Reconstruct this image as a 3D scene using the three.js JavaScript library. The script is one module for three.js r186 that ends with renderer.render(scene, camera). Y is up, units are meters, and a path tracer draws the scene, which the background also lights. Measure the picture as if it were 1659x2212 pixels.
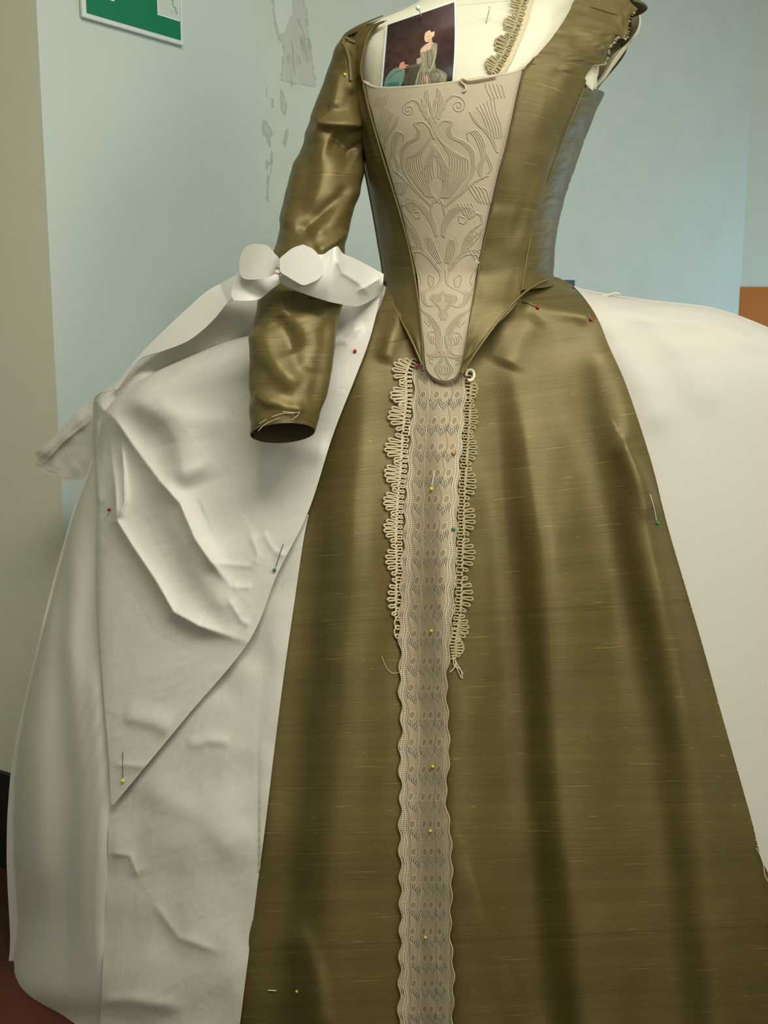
import * as THREE from 'three';
import { mergeGeometries } from 'three/addons/utils/BufferGeometryUtils.js';
import { RoundedBoxGeometry } from 'three/addons/geometries/RoundedBoxGeometry.js';
import { RectAreaLightUniformsLib } from 'three/addons/lights/RectAreaLightUniformsLib.js';

// ---------------------------------------------------------------- camera, sky, lights, exposure
const EYE = 1.05, FOCAL = 2125, PITCH = 9.1 * Math.PI / 180;      // camera height in metres, focal length in pixels of a 1659 x 2212 frame
const scene = new THREE.Scene();
const camera = new THREE.PerspectiveCamera(2 * Math.atan(1106 / FOCAL) * 180 / Math.PI, 1659 / 2212, 0.05, 30);
camera.position.set(0, EYE, 0);
camera.rotation.x = -PITCH;
const renderer = new THREE.WebGLRenderer({ antialias: true });
renderer.toneMapping = THREE.LinearToneMapping;
renderer.toneMappingExposure = 1.0;
renderer.shadowMap.enabled = true;
RectAreaLightUniformsLib.init();
scene.background = new THREE.Color(0.55, 0.8, 1.0);
scene.backgroundIntensity = 0.5;
const CEIL = 2.5;
const LAMP = { x: 0.4, z: -0.25, w: 1.4, d: 0.5, power: 17.5, color: new THREE.Color(1.0, 0.98, 0.87) };
const WIN = { x: 1.75, z0: -2.58, z1: -2.1, y0: 0.35, y1: 1.2, power: 6.8, color: new THREE.Color(0.36, 0.68, 1.0) };         // low window beside the back wall
const SIDE = { z0: -0.45, z1: 0.55, y0: 1.5, y1: 2.3, power: 8.0, color: new THREE.Color(1.0, 1.0, 0.94) };                // tall window in the right wall, towards the camera
function areaLight(name, color, power, w, h, pos, target) {
  const l = new THREE.RectAreaLight(color, power, w, h);
  l.name = name; l.position.set(...pos); l.lookAt(...target); scene.add(l); return l;
}
areaLight('ceiling_lamp_light', LAMP.color, LAMP.power, LAMP.w, LAMP.d, [LAMP.x, CEIL - 0.08, LAMP.z], [LAMP.x, 0, LAMP.z]);
areaLight('window_daylight', WIN.color, WIN.power, WIN.z1 - WIN.z0, WIN.y1 - WIN.y0, [WIN.x - 0.02, (WIN.y0 + WIN.y1) / 2, (WIN.z0 + WIN.z1) / 2], [0, (WIN.y0 + WIN.y1) / 2, (WIN.z0 + WIN.z1) / 2]);
areaLight('side_window_daylight', SIDE.color, SIDE.power, SIDE.z1 - SIDE.z0, SIDE.y1 - SIDE.y0, [WIN.x - 0.02, (SIDE.y0 + SIDE.y1) / 2, (SIDE.z0 + SIDE.z1) / 2], [0, (SIDE.y0 + SIDE.y1) / 2, (SIDE.z0 + SIDE.z1) / 2]);

// ---------------------------------------------------------------- small helpers
const V3 = (x, y, z) => new THREE.Vector3(x, y, z);
const SP = Math.sin(PITCH), CP = Math.cos(PITCH);
function ray(px, py) {                                            // direction of sight through a place of the photograph, scaled to one metre of depth
  const x = (px - 829.5) / FOCAL, y = -(py - 1106) / FOCAL, wy = y * CP - SP, wz = -y * SP - CP;
  return V3(x / -wz, wy / -wz, -1);
}
const P = (px, py, d) => ray(px, py).multiplyScalar(d).add(V3(0, EYE, 0));      // the point there at depth d
function project(p) {
  const y = p.y - EYE, yc = y * CP - p.z * SP, zc = y * SP + p.z * CP;
  return [829.5 + FOCAL * p.x / -zc, 1106 - FOCAL * yc / -zc];
}
let seed = 7;
const rnd = () => { seed = (seed + 0x6d2b79f5) | 0; let t = Math.imul(seed ^ (seed >>> 15), 1 | seed); t = (t + Math.imul(t ^ (t >>> 7), 61 | t)) ^ t; return ((t ^ (t >>> 14)) >>> 0) / 4294967296; };
const clamp = (x, a = 0, b = 1) => Math.min(b, Math.max(a, x)), lerp = (a, b, t) => a + (b - a) * t;
const smooth = (x, a, b) => { const t = clamp((x - a) / (b - a)); return t * t * (3 - 2 * t); };
function spline(a, t) {                                           // smooth curve through the numbers of a, t in rows; does not overshoot
  const n = a.length - 1, i = clamp(Math.floor(t), 0, n - 1), f = t - i, p0 = a[Math.max(0, i - 1)], p1 = a[i], p2 = a[i + 1], p3 = a[Math.min(n, i + 2)];
  const tan = (l, m, r) => ((m - l) * (r - m) <= 0 ? 0 : clamp((r - l) / 2, -3 * Math.min(Math.abs(m - l), Math.abs(r - m)), 3 * Math.min(Math.abs(m - l), Math.abs(r - m))));
  const m1 = i > 0 ? tan(p0, p1, p2) : p2 - p1, m2 = i < n - 1 ? tan(p1, p2, p3) : p2 - p1, f2 = f * f, f3 = f2 * f;
  return (2 * f3 - 3 * f2 + 1) * p1 + (f3 - 2 * f2 + f) * m1 + (3 * f2 - 2 * f3) * p2 + (f3 - f2) * m2;
}
function path2(points) {                                          // (x, y) along a list of points, t from 0 to 1
  const xs = points.map((p) => p[0]), ys = points.map((p) => p[1]), n = points.length - 1;
  return (t) => [spline(xs, t * n), spline(ys, t * n)];
}
const perm = Array.from({ length: 512 }, () => rnd());
function noise2(x, y, period = 0) {                            // smooth noise; with a period it repeats without a seam
  const ix = Math.floor(x), iy = Math.floor(y), fx = x - ix, fy = y - iy, s = fx * fx * (3 - 2 * fx), t = fy * fy * (3 - 2 * fy);
  const wrap = (k) => (period ? ((k % period) + period) % period : k), h = (p, q, a = wrap(p), b = wrap(q)) => perm[(((a * 73856093) ^ (b * 19349663)) >>> 0) % 512];
  return lerp(lerp(h(ix, iy), h(ix + 1, iy), s), lerp(h(ix, iy + 1), h(ix + 1, iy + 1), s), t) * 2 - 1;
}
const used = {};
function numbered(name) { const n = used[name] = (used[name] ?? -1) + 1; return n ? name + '_' + String(n).padStart(3, '0') : name; }
function thing(name, label, category, group) {
  const o = new THREE.Group(); o.name = numbered(name); scene.add(o);
  o.userData = { label, category };
  if (group) o.userData.group = group;
  return o;
}
function add(name, geometry, material, parent, label) {
  const m = new THREE.Mesh(geometry, material);
  m.name = numbered(name); m.castShadow = m.receiveShadow = true;
  if (label) m.userData.label = label;
  parent.add(m); return m;
}
function struct(name, geometry, material) { const m = add(name, geometry, material, scene); m.userData.kind = 'structure'; return m; }
// A sheet of cloth, card or paper with a front, a back and edges. at(u, v) gives its points; uv runs in metres along it.
function sheet(at, nu, nv, th = 0.0012, closed = false, flip = false) {
  const W = nu + 1, H = nv + 1, N = W * H, pos = new Float32Array(N * 3), uv = new Float32Array(N * 2);
  for (let j = 0; j < H; j++) for (let i = 0; i < W; i++) at(i / nu, j / nv).toArray(pos, (j * W + i) * 3);
  const dist = (a, b) => Math.hypot(pos[a * 3] - pos[b * 3], pos[a * 3 + 1] - pos[b * 3 + 1], pos[a * 3 + 2] - pos[b * 3 + 2]);
  let along = 0;
  for (let j = 0; j < H; j++) {
    if (j) { let s = 0; for (let i = 0; i < W; i++) s += dist(j * W + i, (j - 1) * W + i); along += s / W; }
    let across = 0; const row = [0];
    for (let i = 1; i < W; i++) row.push(across += dist(j * W + i, j * W + i - 1));
    for (let i = 0; i < W; i++) { uv[(j * W + i) * 2] = row[i] - across / 2; uv[(j * W + i) * 2 + 1] = -along; }
  }
  const idx = [];
  for (let j = 0; j < nv; j++) for (let i = 0; i < nu; i++) {
    const a = j * W + i, b = a + 1, c = a + W, d = c + 1;
    flip ? idx.push(a, b, c, b, d, c) : idx.push(a, c, b, b, c, d);
  }
  const g = new THREE.BufferGeometry();
  g.setAttribute('position', new THREE.BufferAttribute(pos, 3)); g.setIndex(idx); g.computeVertexNormals();
  const nor = g.attributes.normal.array;
  if (closed) for (let j = 0; j < H; j++) {                       // one normal across the seam
    const a = j * W * 3, b = (j * W + nu) * 3, n = V3(nor[a] + nor[b], nor[a + 1] + nor[b + 1], nor[a + 2] + nor[b + 2]).normalize();
    n.toArray(nor, a); n.toArray(nor, b);
  }
  if (!th) { g.setAttribute('uv', new THREE.BufferAttribute(uv, 2)); return g; }
  const p2 = [...pos], n2 = [...nor], u2 = [...uv], all = [...idx];
  for (let k = 0; k < N; k++) { for (let c = 0; c < 3; c++) { p2.push(pos[k * 3 + c] - nor[k * 3 + c] * th); n2.push(-nor[k * 3 + c]); } u2.push(uv[k * 2], uv[k * 2 + 1]); }
  for (let k = 0; k < idx.length; k += 3) all.push(idx[k] + N, idx[k + 2] + N, idx[k + 1] + N);
  const rim = (list) => {
    for (let k = 0; k + 1 < list.length; k++) {
      const base = p2.length / 3, [a, b] = [list[k], list[k + 1]];
      const A = V3(...p2.slice(a * 3, a * 3 + 3)), B = V3(...p2.slice(b * 3, b * 3 + 3)), C = V3(...p2.slice((a + N) * 3, (a + N) * 3 + 3));
      const n = B.clone().sub(A).cross(C.clone().sub(A)).normalize().multiplyScalar(flip ? -1 : 1);
      for (const q of [a, b, a + N, b + N]) { p2.push(p2[q * 3], p2[q * 3 + 1], p2[q * 3 + 2]); n2.push(n.x, n.y, n.z); u2.push(u2[q * 2], u2[q * 2 + 1]); }
      flip ? all.push(base, base + 2, base + 1, base + 1, base + 2, base + 3) : all.push(base, base + 1, base + 2, base + 1, base + 3, base + 2);
    }
  };
  const top = [], bottom = [], left = [], right = [];
  for (let i = 0; i < W; i++) { top.push(nu - i); bottom.push((H - 1) * W + i); }
  for (let j = 0; j < H; j++) { left.push(j * W); right.push((H - 1 - j) * W + nu); }
  top.reverse(); bottom.reverse(); left.reverse(); right.reverse();
  rim(top); rim(bottom); if (!closed) { rim(left); rim(right); }
  const out = new THREE.BufferGeometry();
  out.setAttribute('position', new THREE.Float32BufferAttribute(p2, 3)); out.setAttribute('normal', new THREE.Float32BufferAttribute(n2, 3)); out.setAttribute('uv', new THREE.Float32BufferAttribute(u2, 2));
  out.setIndex(all); return out;
}
// A flat cut-out (petal, flap) filled from its middle to its outline; depth(u, r, px, py) in metres.
function cutout(outline, depth, th = 0.0008, n = 96, rings = 14) {
  const c = outline.reduce((s, p) => [s[0] + p[0] / outline.length, s[1] + p[1] / outline.length], [0, 0]), loop = path2([...outline, outline[0]]);
  return sheet((u, v) => { const [x, y] = loop(u), r = v * 0.999 + 0.001, px = lerp(c[0], x, r), py = lerp(c[1], y, r); return P(px, py, depth(px, py, r)); }, n, rings, th, true, true);
}
function tube(points, radius, segments, radial = 6, closed = false) {
  return new THREE.TubeGeometry(new THREE.CatmullRomCurve3(points, closed, 'centripetal'), segments, radius, radial, closed);
}
// Height of a fold at (x, y): its crest is a list of points, w1 and w2 how far it runs out to either side (w1 left of the way the crest runs).
function fold(x, y, crest, amp, w1, w2 = w1, sharp = 2) {
  let best = 1e9, side = 1, where = 0;
  for (let k = 0; k + 1 < crest.length; k++) {
    const [ax, ay] = crest[k], [bx, by] = crest[k + 1], dx = bx - ax, dy = by - ay, t = clamp(((x - ax) * dx + (y - ay) * dy) / (dx * dx + dy * dy));
    const ex = x - ax - dx * t, ey = y - ay - dy * t, q = ex * ex + ey * ey;
    if (q < best) { best = q; side = dx * ey - dy * ex; where = (k + t) / (crest.length - 1); }
  }
  const d = Math.sqrt(best) / (side < 0 ? w1 : w2), ends = smooth(where, -0.001, 0.18) * (1 - smooth(where, 0.82, 1.001)) * 0.85 + 0.15;
  return d > 3.2 ? 0 : amp * ends * (sharp === 1 ? Math.exp(-d * 1.3) : sharp === 4 ? Math.exp(-(d ** 4)) : Math.exp(-d * d));
}
// A body given by rows: the left and right edge of each row as the photograph shows them, the depth of its middle, and how far it bulges to the front and back.
class Body {
  constructor(rows, power = 2) { this.rows = rows; this.n = rows.length - 1; this.c = [0, 1, 2, 3, 4, 5, 6].map((k) => rows.map((r) => r[k])); this.power = power; }
  row(v) { return this.c.map((a) => spline(a, v)); }
  at(v, phi, off = 0) {
    const [xl, yl, xr, yr, d, bf, bb] = this.row(v), L = P(xl, yl, d), R = P(xr, yr, d), half = R.clone().sub(L).multiplyScalar(0.5), len = half.length();
    const s = Math.sin(phi), c = Math.cos(phi), e = 2 / this.power, sx = Math.sign(s) * Math.abs(s) ** e, cz = Math.sign(c) * Math.abs(c) ** e;
    return L.add(R).multiplyScalar(0.5).addScaledVector(half, sx * (1 + off / len)).add(V3(0, 0, (c > 0 ? bf + off : bb + off) * cz));
  }
  find(px, py, off = 0) {                                         // (row, angle) of the front there
    let v = this.n / 2, s = 0;
    for (let k = 0; k < 40; k++) {
      const q = (vv, ss) => project(this.at(clamp(vv, 0, this.n), Math.asin(clamp(ss, -0.9995, 0.9995)), off)), h = 1e-3, [x, y] = q(v, s);
      const v2 = v + h > this.n ? v - h : v + h, s2 = s > 0 ? s - h : s + h, [xv, yv] = q(v2, s), [xs, ys] = q(v, s2);
      const a = (xv - x) / (v2 - v), b = (xs - x) / (s2 - s), c = (yv - y) / (v2 - v), d = (ys - y) / (s2 - s), ex = px - x, ey = py - y, det = a * d - b * c || 1e-9;
      v = clamp(v + clamp((d * ex - b * ey) / det, -0.8, 0.8), 0, this.n); s = clamp(s + clamp((a * ey - c * ex) / det, -0.35, 0.35), -0.9995, 0.9995);
      if (Math.abs(ex) + Math.abs(ey) < 0.02) break;
    }
    return [v, Math.asin(s)];
  }
  // A panel between two edges, both lists of places in the photograph (or [row, angle, true] on the body itself).
  panel(left, right, nu, nv, off, th, bump) {
    const get = (p) => (p[2] ? [p[0], p[1]] : this.find(p[0], p[1], off)), A = left.map(get), B = right.map(get), a = path2(A), b = path2(B);
    return sheet((u, v) => { const p = a(v), q = b(v), r = lerp(p[0], q[0], u), f = lerp(p[1], q[1], u); return this.at(r, f, off + (bump ? bump(u, v, r, f) : 0)); }, nu, nv, th);
  }
}
// ---------------------------------------------------------------- materials
const rgb = (hex) => new THREE.Color(hex);
function dataTexture(n, m, f, srgb = true) {                      // f(x, y) returns [r, g, b] in bytes, or one grey number
  const d = new Uint8Array(n * m * 4);
  for (let y = 0; y < m; y++) for (let x = 0; x < n; x++) { const c = f(x, y), o = (y * n + x) * 4; for (let k = 0; k < 3; k++) d[o + k] = clamp(c.length ? c[k] : c, 0, 255); d[o + 3] = 255; }
  const t = new THREE.DataTexture(d, n, m); if (srgb) t.colorSpace = THREE.SRGBColorSpace;
  t.wrapS = t.wrapT = THREE.RepeatWrapping; t.magFilter = THREE.LinearFilter; t.needsUpdate = true; return t;
}
function canvasTexture(w, h, draw, srgb = true) {
  const c = document.createElement('canvas'); c.width = w; c.height = h; draw(c.getContext('2d'));
  const t = new THREE.CanvasTexture(c); if (srgb) t.colorSpace = THREE.SRGBColorSpace; return t;
}
const sized = (t, sx, sy, ox = 0, oy = 0) => { const c = t.clone(); c.repeat.set(1 / sx, 1 / sy); c.offset.set(ox, oy); c.needsUpdate = true; return c; };
// slubbed silk: thick and thin weft threads running across, with bright slubs
const silk = (() => {
  const N = 1024, height = new Float32Array(N * N), bright = new Float32Array(N * N), line = new Float32Array(N), band = new Float32Array(N);
  for (let y = 0; y < N; y++) { line[y] = rnd() - 0.5; band[y] = noise2(3.1, y / 32, 32) * 0.6 + noise2(7.7, y / 8, 128) * 0.5; }
  for (let k = 0; k < 1500; k++) {
    const y0 = rnd() * N, x0 = rnd() * N, len = 6 + rnd() ** 4 * 130, th = 0.6 + rnd() * 0.7, s = (rnd() < 0.5 ? -0.7 : 1) * (0.2 + 0.6 * rnd()), shine = rnd() < 0.2 ? 1 : 0.2, drift = (rnd() - 0.5) * 0.03;
    for (let x = 0; x < len; x++) {
      const e = Math.sin((x / len) * Math.PI) ** 0.6;
      for (let q = -2; q <= 2; q++) {
        const yy = Math.round(y0 + x * drift) + q, w = Math.exp(-(q * q) / (th * th)) * e, at = (((yy % N) + N) % N) * N + (Math.round(x0 + x) % N);
        height[at] += w * s; bright[at] += w * s * shine;
      }
    }
  }
  const tone = (x, y) => line[y] * 0.08 + band[y] * 0.09 * (0.6 + 0.4 * noise2(x / 128, y / 128, 8)) + (((x * 7919 + y * 104729) % 97) / 97 - 0.5) * 0.05;
  return {
    map: dataTexture(N, N, (x, y) => { const b = clamp(bright[y * N + x], -0.7, 1.3), m = 1 + tone(x, y) + (b > 0 ? b * 0.62 : b * 0.3); return [131 * m, 116 * m, 72 * m]; }),
    bump: dataTexture(N, N, (x, y) => 110 + height[y * N + x] * 40 + line[y] * 26 + band[y] * 18, false),
  };
})();
const silkMaterial = (o = {}) => new THREE.MeshPhysicalMaterial({ map: sized(silk.map, 0.46, 0.46, o.ox ?? 0, o.oy ?? 0), bumpMap: sized(silk.bump, 0.46, 0.46, o.ox ?? 0, o.oy ?? 0), bumpScale: 0.0007, roughness: o.roughness ?? 0.48, metalness: o.metalness ?? 0.36, anisotropy: 0.4, anisotropyRotation: Math.PI / 2, color: o.color ?? rgb('#d2cfbe'), side: THREE.DoubleSide });
const M = {};
M.silk = silkMaterial();
M.silkSleeve = silkMaterial({ ox: 0.37, oy: 0.21 });
M.silkBodice = silkMaterial({ ox: 0.11, oy: 0.63 });
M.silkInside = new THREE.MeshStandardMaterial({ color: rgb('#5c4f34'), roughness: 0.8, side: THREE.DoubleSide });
M.fray = new THREE.MeshStandardMaterial({ color: rgb('#d8cdb0'), roughness: 0.9, side: THREE.DoubleSide });
M.piping = new THREE.MeshPhysicalMaterial({ color: rgb('#7d6c40'), roughness: 0.5, metalness: 0.4 });
const crumple = dataTexture(512, 512, (x, y) => { let h = 0; for (let k = 0, f = 1 / 128, a = 1; k < 4; k++, f *= 2, a *= 0.55) h += a * Math.abs(noise2(x * f, y * f, 512 * f)); return 200 - h * 90; }, false);
const weave = dataTexture(256, 256, (x, y) => 128 + (((x >> 1) + (y >> 1)) % 2 ? 26 : -26) + noise2(x / 9, y / 3) * 24, false);
M.paper = new THREE.MeshStandardMaterial({ color: rgb('#d3ccc2'), roughness: 0.62, bumpMap: sized(crumple, 0.35, 0.35), bumpScale: 0.003, side: THREE.DoubleSide });
M.paperStiff = new THREE.MeshStandardMaterial({ color: rgb('#d9d4ca'), roughness: 0.7, side: THREE.DoubleSide });
M.cotton = new THREE.MeshStandardMaterial({ color: rgb('#cbc4b9'), roughness: 0.9, bumpMap: sized(weave, 0.1, 0.1), bumpScale: 0.00015, side: THREE.DoubleSide });
M.form = new THREE.MeshStandardMaterial({ color: rgb('#dcd6bd'), roughness: 0.8, bumpMap: sized(weave, 0.08, 0.08), bumpScale: 0.0002, side: THREE.DoubleSide });
M.cord = new THREE.MeshStandardMaterial({ color: rgb('#cbbb98'), roughness: 0.75 });
M.cordGreen = new THREE.MeshStandardMaterial({ color: rgb('#a99c74'), roughness: 0.7 });
M.thread = new THREE.MeshStandardMaterial({ color: rgb('#e6dcc0'), roughness: 0.7 });
M.steel = new THREE.MeshStandardMaterial({ color: rgb('#8d8d88'), roughness: 0.3, metalness: 0.9 });
M.wood = new THREE.MeshStandardMaterial({ color: rgb('#6b4a2c'), roughness: 0.6 });
const plaster = dataTexture(512, 512, (x, y) => { let h = 0; for (let k = 0, f = 1 / 64, a = 1; k < 5; k++, f *= 2, a *= 0.6) h += a * noise2(x * f, y * f, 512 * f); return 128 + h * 55; }, false);
M.wall = new THREE.MeshStandardMaterial({ color: rgb('#c6cdc0'), roughness: 0.92, bumpMap: sized(plaster, 0.5, 0.5), bumpScale: 0.0012 });
M.wallCream = new THREE.MeshStandardMaterial({ color: rgb('#d9d2be'), roughness: 0.92, bumpMap: sized(plaster, 0.5, 0.5), bumpScale: 0.0012 });
M.ceiling = new THREE.MeshStandardMaterial({ color: rgb('#dcdcd4'), roughness: 0.95 });
M.baseboard = new THREE.MeshStandardMaterial({ color: rgb('#0d0b0a'), roughness: 0.5 });
M.orange = new THREE.MeshStandardMaterial({ color: rgb('#b56a26'), roughness: 0.75, bumpMap: sized(plaster, 0.4, 0.4), bumpScale: 0.001 });
M.floor = new THREE.MeshStandardMaterial({ map: sized(dataTexture(256, 256, (x, y) => { const m = 1 + noise2(x / 20, y / 20) * 0.12 + noise2(x / 3, y / 3) * 0.08; return [66 * m, 27 * m, 14 * m]; }), 0.6, 0.6), roughness: 0.6 });
// brocade of the stomacher: scrolling leaves and a tulip, woven in relief (drawn in millimetres-like units, 3 per photograph pixel)
const brocade = (() => {
  const W = 1100, H = 2048, S = 2.9, AX = 955;                   // the axis of the pattern
  const X = (x) => (x - AX) * S + W / 2, Y = (y) => (y - 160) * S;
  const leaves = [], lines = [];
  const line = (pts, n = 1, gap = 0.9, dir = 1) => { for (let k = 0; k < n; k++) lines.push(pts.map(([x, y], i) => [x + k * gap * 4.2 * dir * (0.25 + 0.75 * Math.sin(Math.PI * (i + 0.35) / (pts.length - 0.3))), y + k * 1.1])); };
  const both = (pts, n, gap, dir) => { line(pts, n, gap, dir); line(pts.map(([x, y]) => [-x, y]), n, gap, -(dir ?? 1)); };
  const leaf = (pts) => { leaves.push(pts, pts.map(([x, y]) => [-x, y])); };
  // offsets from the axis in photograph pixels, rows in photograph pixels
  const petal = [[2, 272], [10, 250], [28, 236], [43, 242], [36, 255], [42, 270], [66, 283], [82, 305], [83, 332], [70, 358], [44, 385], [16, 405]];
  leaf(petal); both(petal, 3, 0.85, -1);
  for (let k = 1; k < 9; k++) both([[6 + k * 1.5, 268 + k * 2], [16 + k * 4, 288 + k * 2], [26 + k * 5.4, 312 + k], [22 + k * 5.8, 340], [14 + k * 4.4, 366], [6 + k * 2.4, 392]]);
  leaf([[0, 290], [-14, 312], [-27, 340], [-22, 372], [0, 398]]); both([[0, 286], [-15, 312], [-29, 342], [-24, 372], [0, 400]], 4, 1, 1);
  for (let k = 0; k < 4; k++) both([[2 + k * 5, 305 + k * 7], [6 + k * 6, 330], [4 + k * 5, 352 + k * 3]]);
  both([[-24, 186], [-21, 210], [-10, 234], [2, 262]], 3, 1, 1); both([[-8, 190], [-5, 214], [6, 240]], 2, 1, 1);
  both([[10, 168], [8, 190], [12, 206], [8, 230]], 4, 1, 1);
  const spiral = []; for (let k = 0; k < 34; k++) { const a = -1.2 + k * 0.33, r = 15 - k * 0.4; spiral.push([54 + Math.cos(a) * r, 208 + Math.sin(a) * r]); }
  both(spiral, 1); both([[24, 212], [28, 196], [42, 186], [60, 192]], 2, 0.8, 1); 
  // feathered leaf beside the tulip
  const feather = [[76, 222], [96, 222], [114, 238], [124, 262], [128, 300], [116, 270], [100, 258], [86, 246]];
  leaf(feather); both([[76, 222], [88, 246], [104, 262], [118, 282], [128, 304]], 3, 1, 1);
  for (let k = 0; k < 6; k++) both([[92 + k * 7, 216 - k * 3], [102 + k * 6, 232], [110 + k * 6, 254], [116 + k * 5, 278]]);
  for (let k = 0; k < 5; k++) both([[108 + k * 8, 172 + k * 2], [112 + k * 8, 186], [122 + k * 7, 204]]);
  both([[74, 262], [86, 260], [100, 276], [106, 300], [104, 318]], 4, 1, -1); both([[74, 262], [70, 270], [72, 280]]);
  both([[104, 300], [112, 316], [118, 334], [104, 350], [88, 360]], 2, 1, -1); both([[96, 318], [88, 336], [94, 354]], 3, 1, 1);
  // fans under the tulip
  for (let k = 0; k < 5; k++) both([[66 + k * 8, 366 + k * 2], [74 + k * 8, 382], [88 + k * 6, 402 + k * 2]]);
  both([[16, 408], [30, 396], [58, 376], [84, 358], [108, 350]], 2, 1, 1); both([[6, 396], [12, 412], [14, 428]], 2, 1, 1);
  leaf([[14, 430], [30, 408], [54, 402], [72, 414], [66, 430], [50, 426], [34, 432], [18, 452]]);
  both([[4, 470], [10, 440], [28, 416], [52, 408], [70, 420], [62, 432]], 4, 1.1, 1); for (let k = 0; k < 5; k++) both([[44 + k * 7, 404], [52 + k * 6, 414], [58 + k * 5, 428]]);
  both([[56, 432], [46, 428], [44, 438], [54, 444], [62, 436]]); both([[72, 430], [84, 424], [94, 432], [92, 446], [78, 452]], 2, 0.8, -1);
  // second tier of leaves
  leaf([[6, 520], [14, 490], [32, 470], [38, 484], [28, 504], [12, 524]]); both([[4, 524], [14, 494], [22, 476]], 4, 1.2, 1); both([[10, 540], [24, 520], [44, 504], [58, 486], [66, 468]], 3, 1.2, 1);
  leaf([[44, 500], [52, 476], [68, 458], [86, 448], [90, 466], [78, 484], [60, 496]]); both([[44, 502], [54, 476], [70, 458], [88, 446]], 2, 1, 1); both([[46, 504], [66, 492], [82, 476], [92, 458]], 1);
  for (let k = 0; k < 4; k++) both([[58 + k * 7, 478 - k * 5], [64 + k * 6, 482 - k * 4], [68 + k * 5, 474 - k * 3]]);
  both([[6, 560], [12, 536], [28, 520], [52, 512], [72, 520], [80, 534]], 2, 1, 1); for (let k = 0; k < 4; k++) both([[58 + k * 7, 500 + k * 3], [64 + k * 7, 514], [70 + k * 6, 530]]);
  // stems of the lower part
  both([[2, 540], [4, 566], [14, 580], [34, 594], [46, 610], [44, 626], [30, 634], [20, 630]], 4, 0.9, 1);
  leaf([[22, 560], [34, 554], [38, 568], [32, 584], [24, 576]]); both([[22, 560], [34, 554], [38, 568], [32, 584], [24, 576], [22, 560]]); 
  leaf([[0, 594], [12, 600], [26, 602], [30, 616], [18, 628], [0, 664]]); both([[0, 592], [-10, 600], [-24, 604], [-30, 616], [-18, 628], [-8, 640], [0, 662]], 3, 1, 1); for (let k = 0; k < 5; k++) both([[2 + k * 5, 596 + k * 2], [5 + k * 4, 608 + k], [6 + k * 3, 618 + k * 2]]);
  both([[0, 640], [6, 650], [2, 664]], 2, 1, 1);
  both([[0, 740], [8, 720], [6, 696], [16, 672], [34, 656], [56, 650]], 4, 0.9, 1); leaf([[6, 696], [16, 672], [36, 656], [56, 650], [44, 670], [28, 684], [12, 700]]);
  both([[36, 672], [30, 678], [34, 684], [46, 676]]); both([[10, 704], [24, 694], [34, 700], [38, 710]], 1); for (let k = 0; k < 4; k++) both([[14 + k * 6, 704], [18 + k * 5, 712], [18 + k * 4, 720]]);
  both([[2, 700], [6, 724], [20, 740], [36, 748]], 3, 0.9, 1); both([[0, 730], [-8, 738], [-24, 746], [-40, 752]], 2, 1.2, 1);
  leaf([[0, 732], [8, 750], [20, 774], [0, 792]]); both([[0, 730], [8, 750], [20, 772], [12, 784], [0, 792]], 2, 0.8, -1); for (let k = 0; k < 3; k++) both([[2 + k * 5, 762], [4 + k * 5, 772], [2 + k * 4, 780]]);
  both([[26, 754], [34, 756], [32, 764], [26, 764]]);
  both([[62, 560], [58, 574], [62, 590]], 1); both([[64, 600], [60, 612], [66, 622]], 1);
  const trace = (g, pts) => { const f = path2(pts); g.beginPath(); for (let k = 0; k <= 48; k++) { const [x, y] = f(k / 48); k ? g.lineTo(X(AX + x), Y(y)) : g.moveTo(X(AX + x), Y(y)); } };
  const map = canvasTexture(W, H, (g) => {
    g.fillStyle = '#b9ab90'; g.fillRect(0, 0, W, H);
    for (let y = 0; y < H; y += 2) { g.fillStyle = `rgba(90,75,50,${0.03 + 0.05 * rnd()})`; g.fillRect(0, y, W, 1); }
    g.fillStyle = 'rgba(128,116,84,0.13)'; for (const l of leaves) { trace(g, l); g.closePath(); g.fill(); }
    g.strokeStyle = 'rgba(128,116,90,0.10)'; g.lineWidth = 3; for (const l of lines) { trace(g, l); g.stroke(); }
  });
  const bump = canvasTexture(W, H, (g) => {
    g.fillStyle = '#606060'; g.fillRect(0, 0, W, H); g.lineJoin = g.lineCap = 'round';
    g.fillStyle = 'rgba(130,130,130,0.5)'; for (const l of leaves) { trace(g, l); g.closePath(); g.fill(); }
    for (const [w, c] of [[11, 'rgba(120,120,120,0.5)'], [8, 'rgba(165,165,165,0.6)'], [4.5, 'rgba(215,215,215,0.9)']]) { g.strokeStyle = c; g.lineWidth = w; for (const l of lines) { trace(g, l); g.stroke(); } }
  }, false);
  return { map, bump, W, H };
})();
{ // uv in metres -> the drawn piece: 700 rows of the photograph are about 0.465 m long
  const w = (1100 / 2.9) / 1515, h = (2048 / 2.9) / 1515, m = brocade.map, b = brocade.bump;
  for (const t of [m, b]) { t.repeat.set(1 / w, 1 / h); t.offset.set(0.5, 1); }
  M.brocade = new THREE.MeshPhysicalMaterial({ map: m, bumpMap: b, bumpScale: 0.0022, roughness: 0.72, sheen: 0.3, sheenColor: rgb('#a59878'), sheenRoughness: 0.6, side: THREE.DoubleSide });
}
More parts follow.
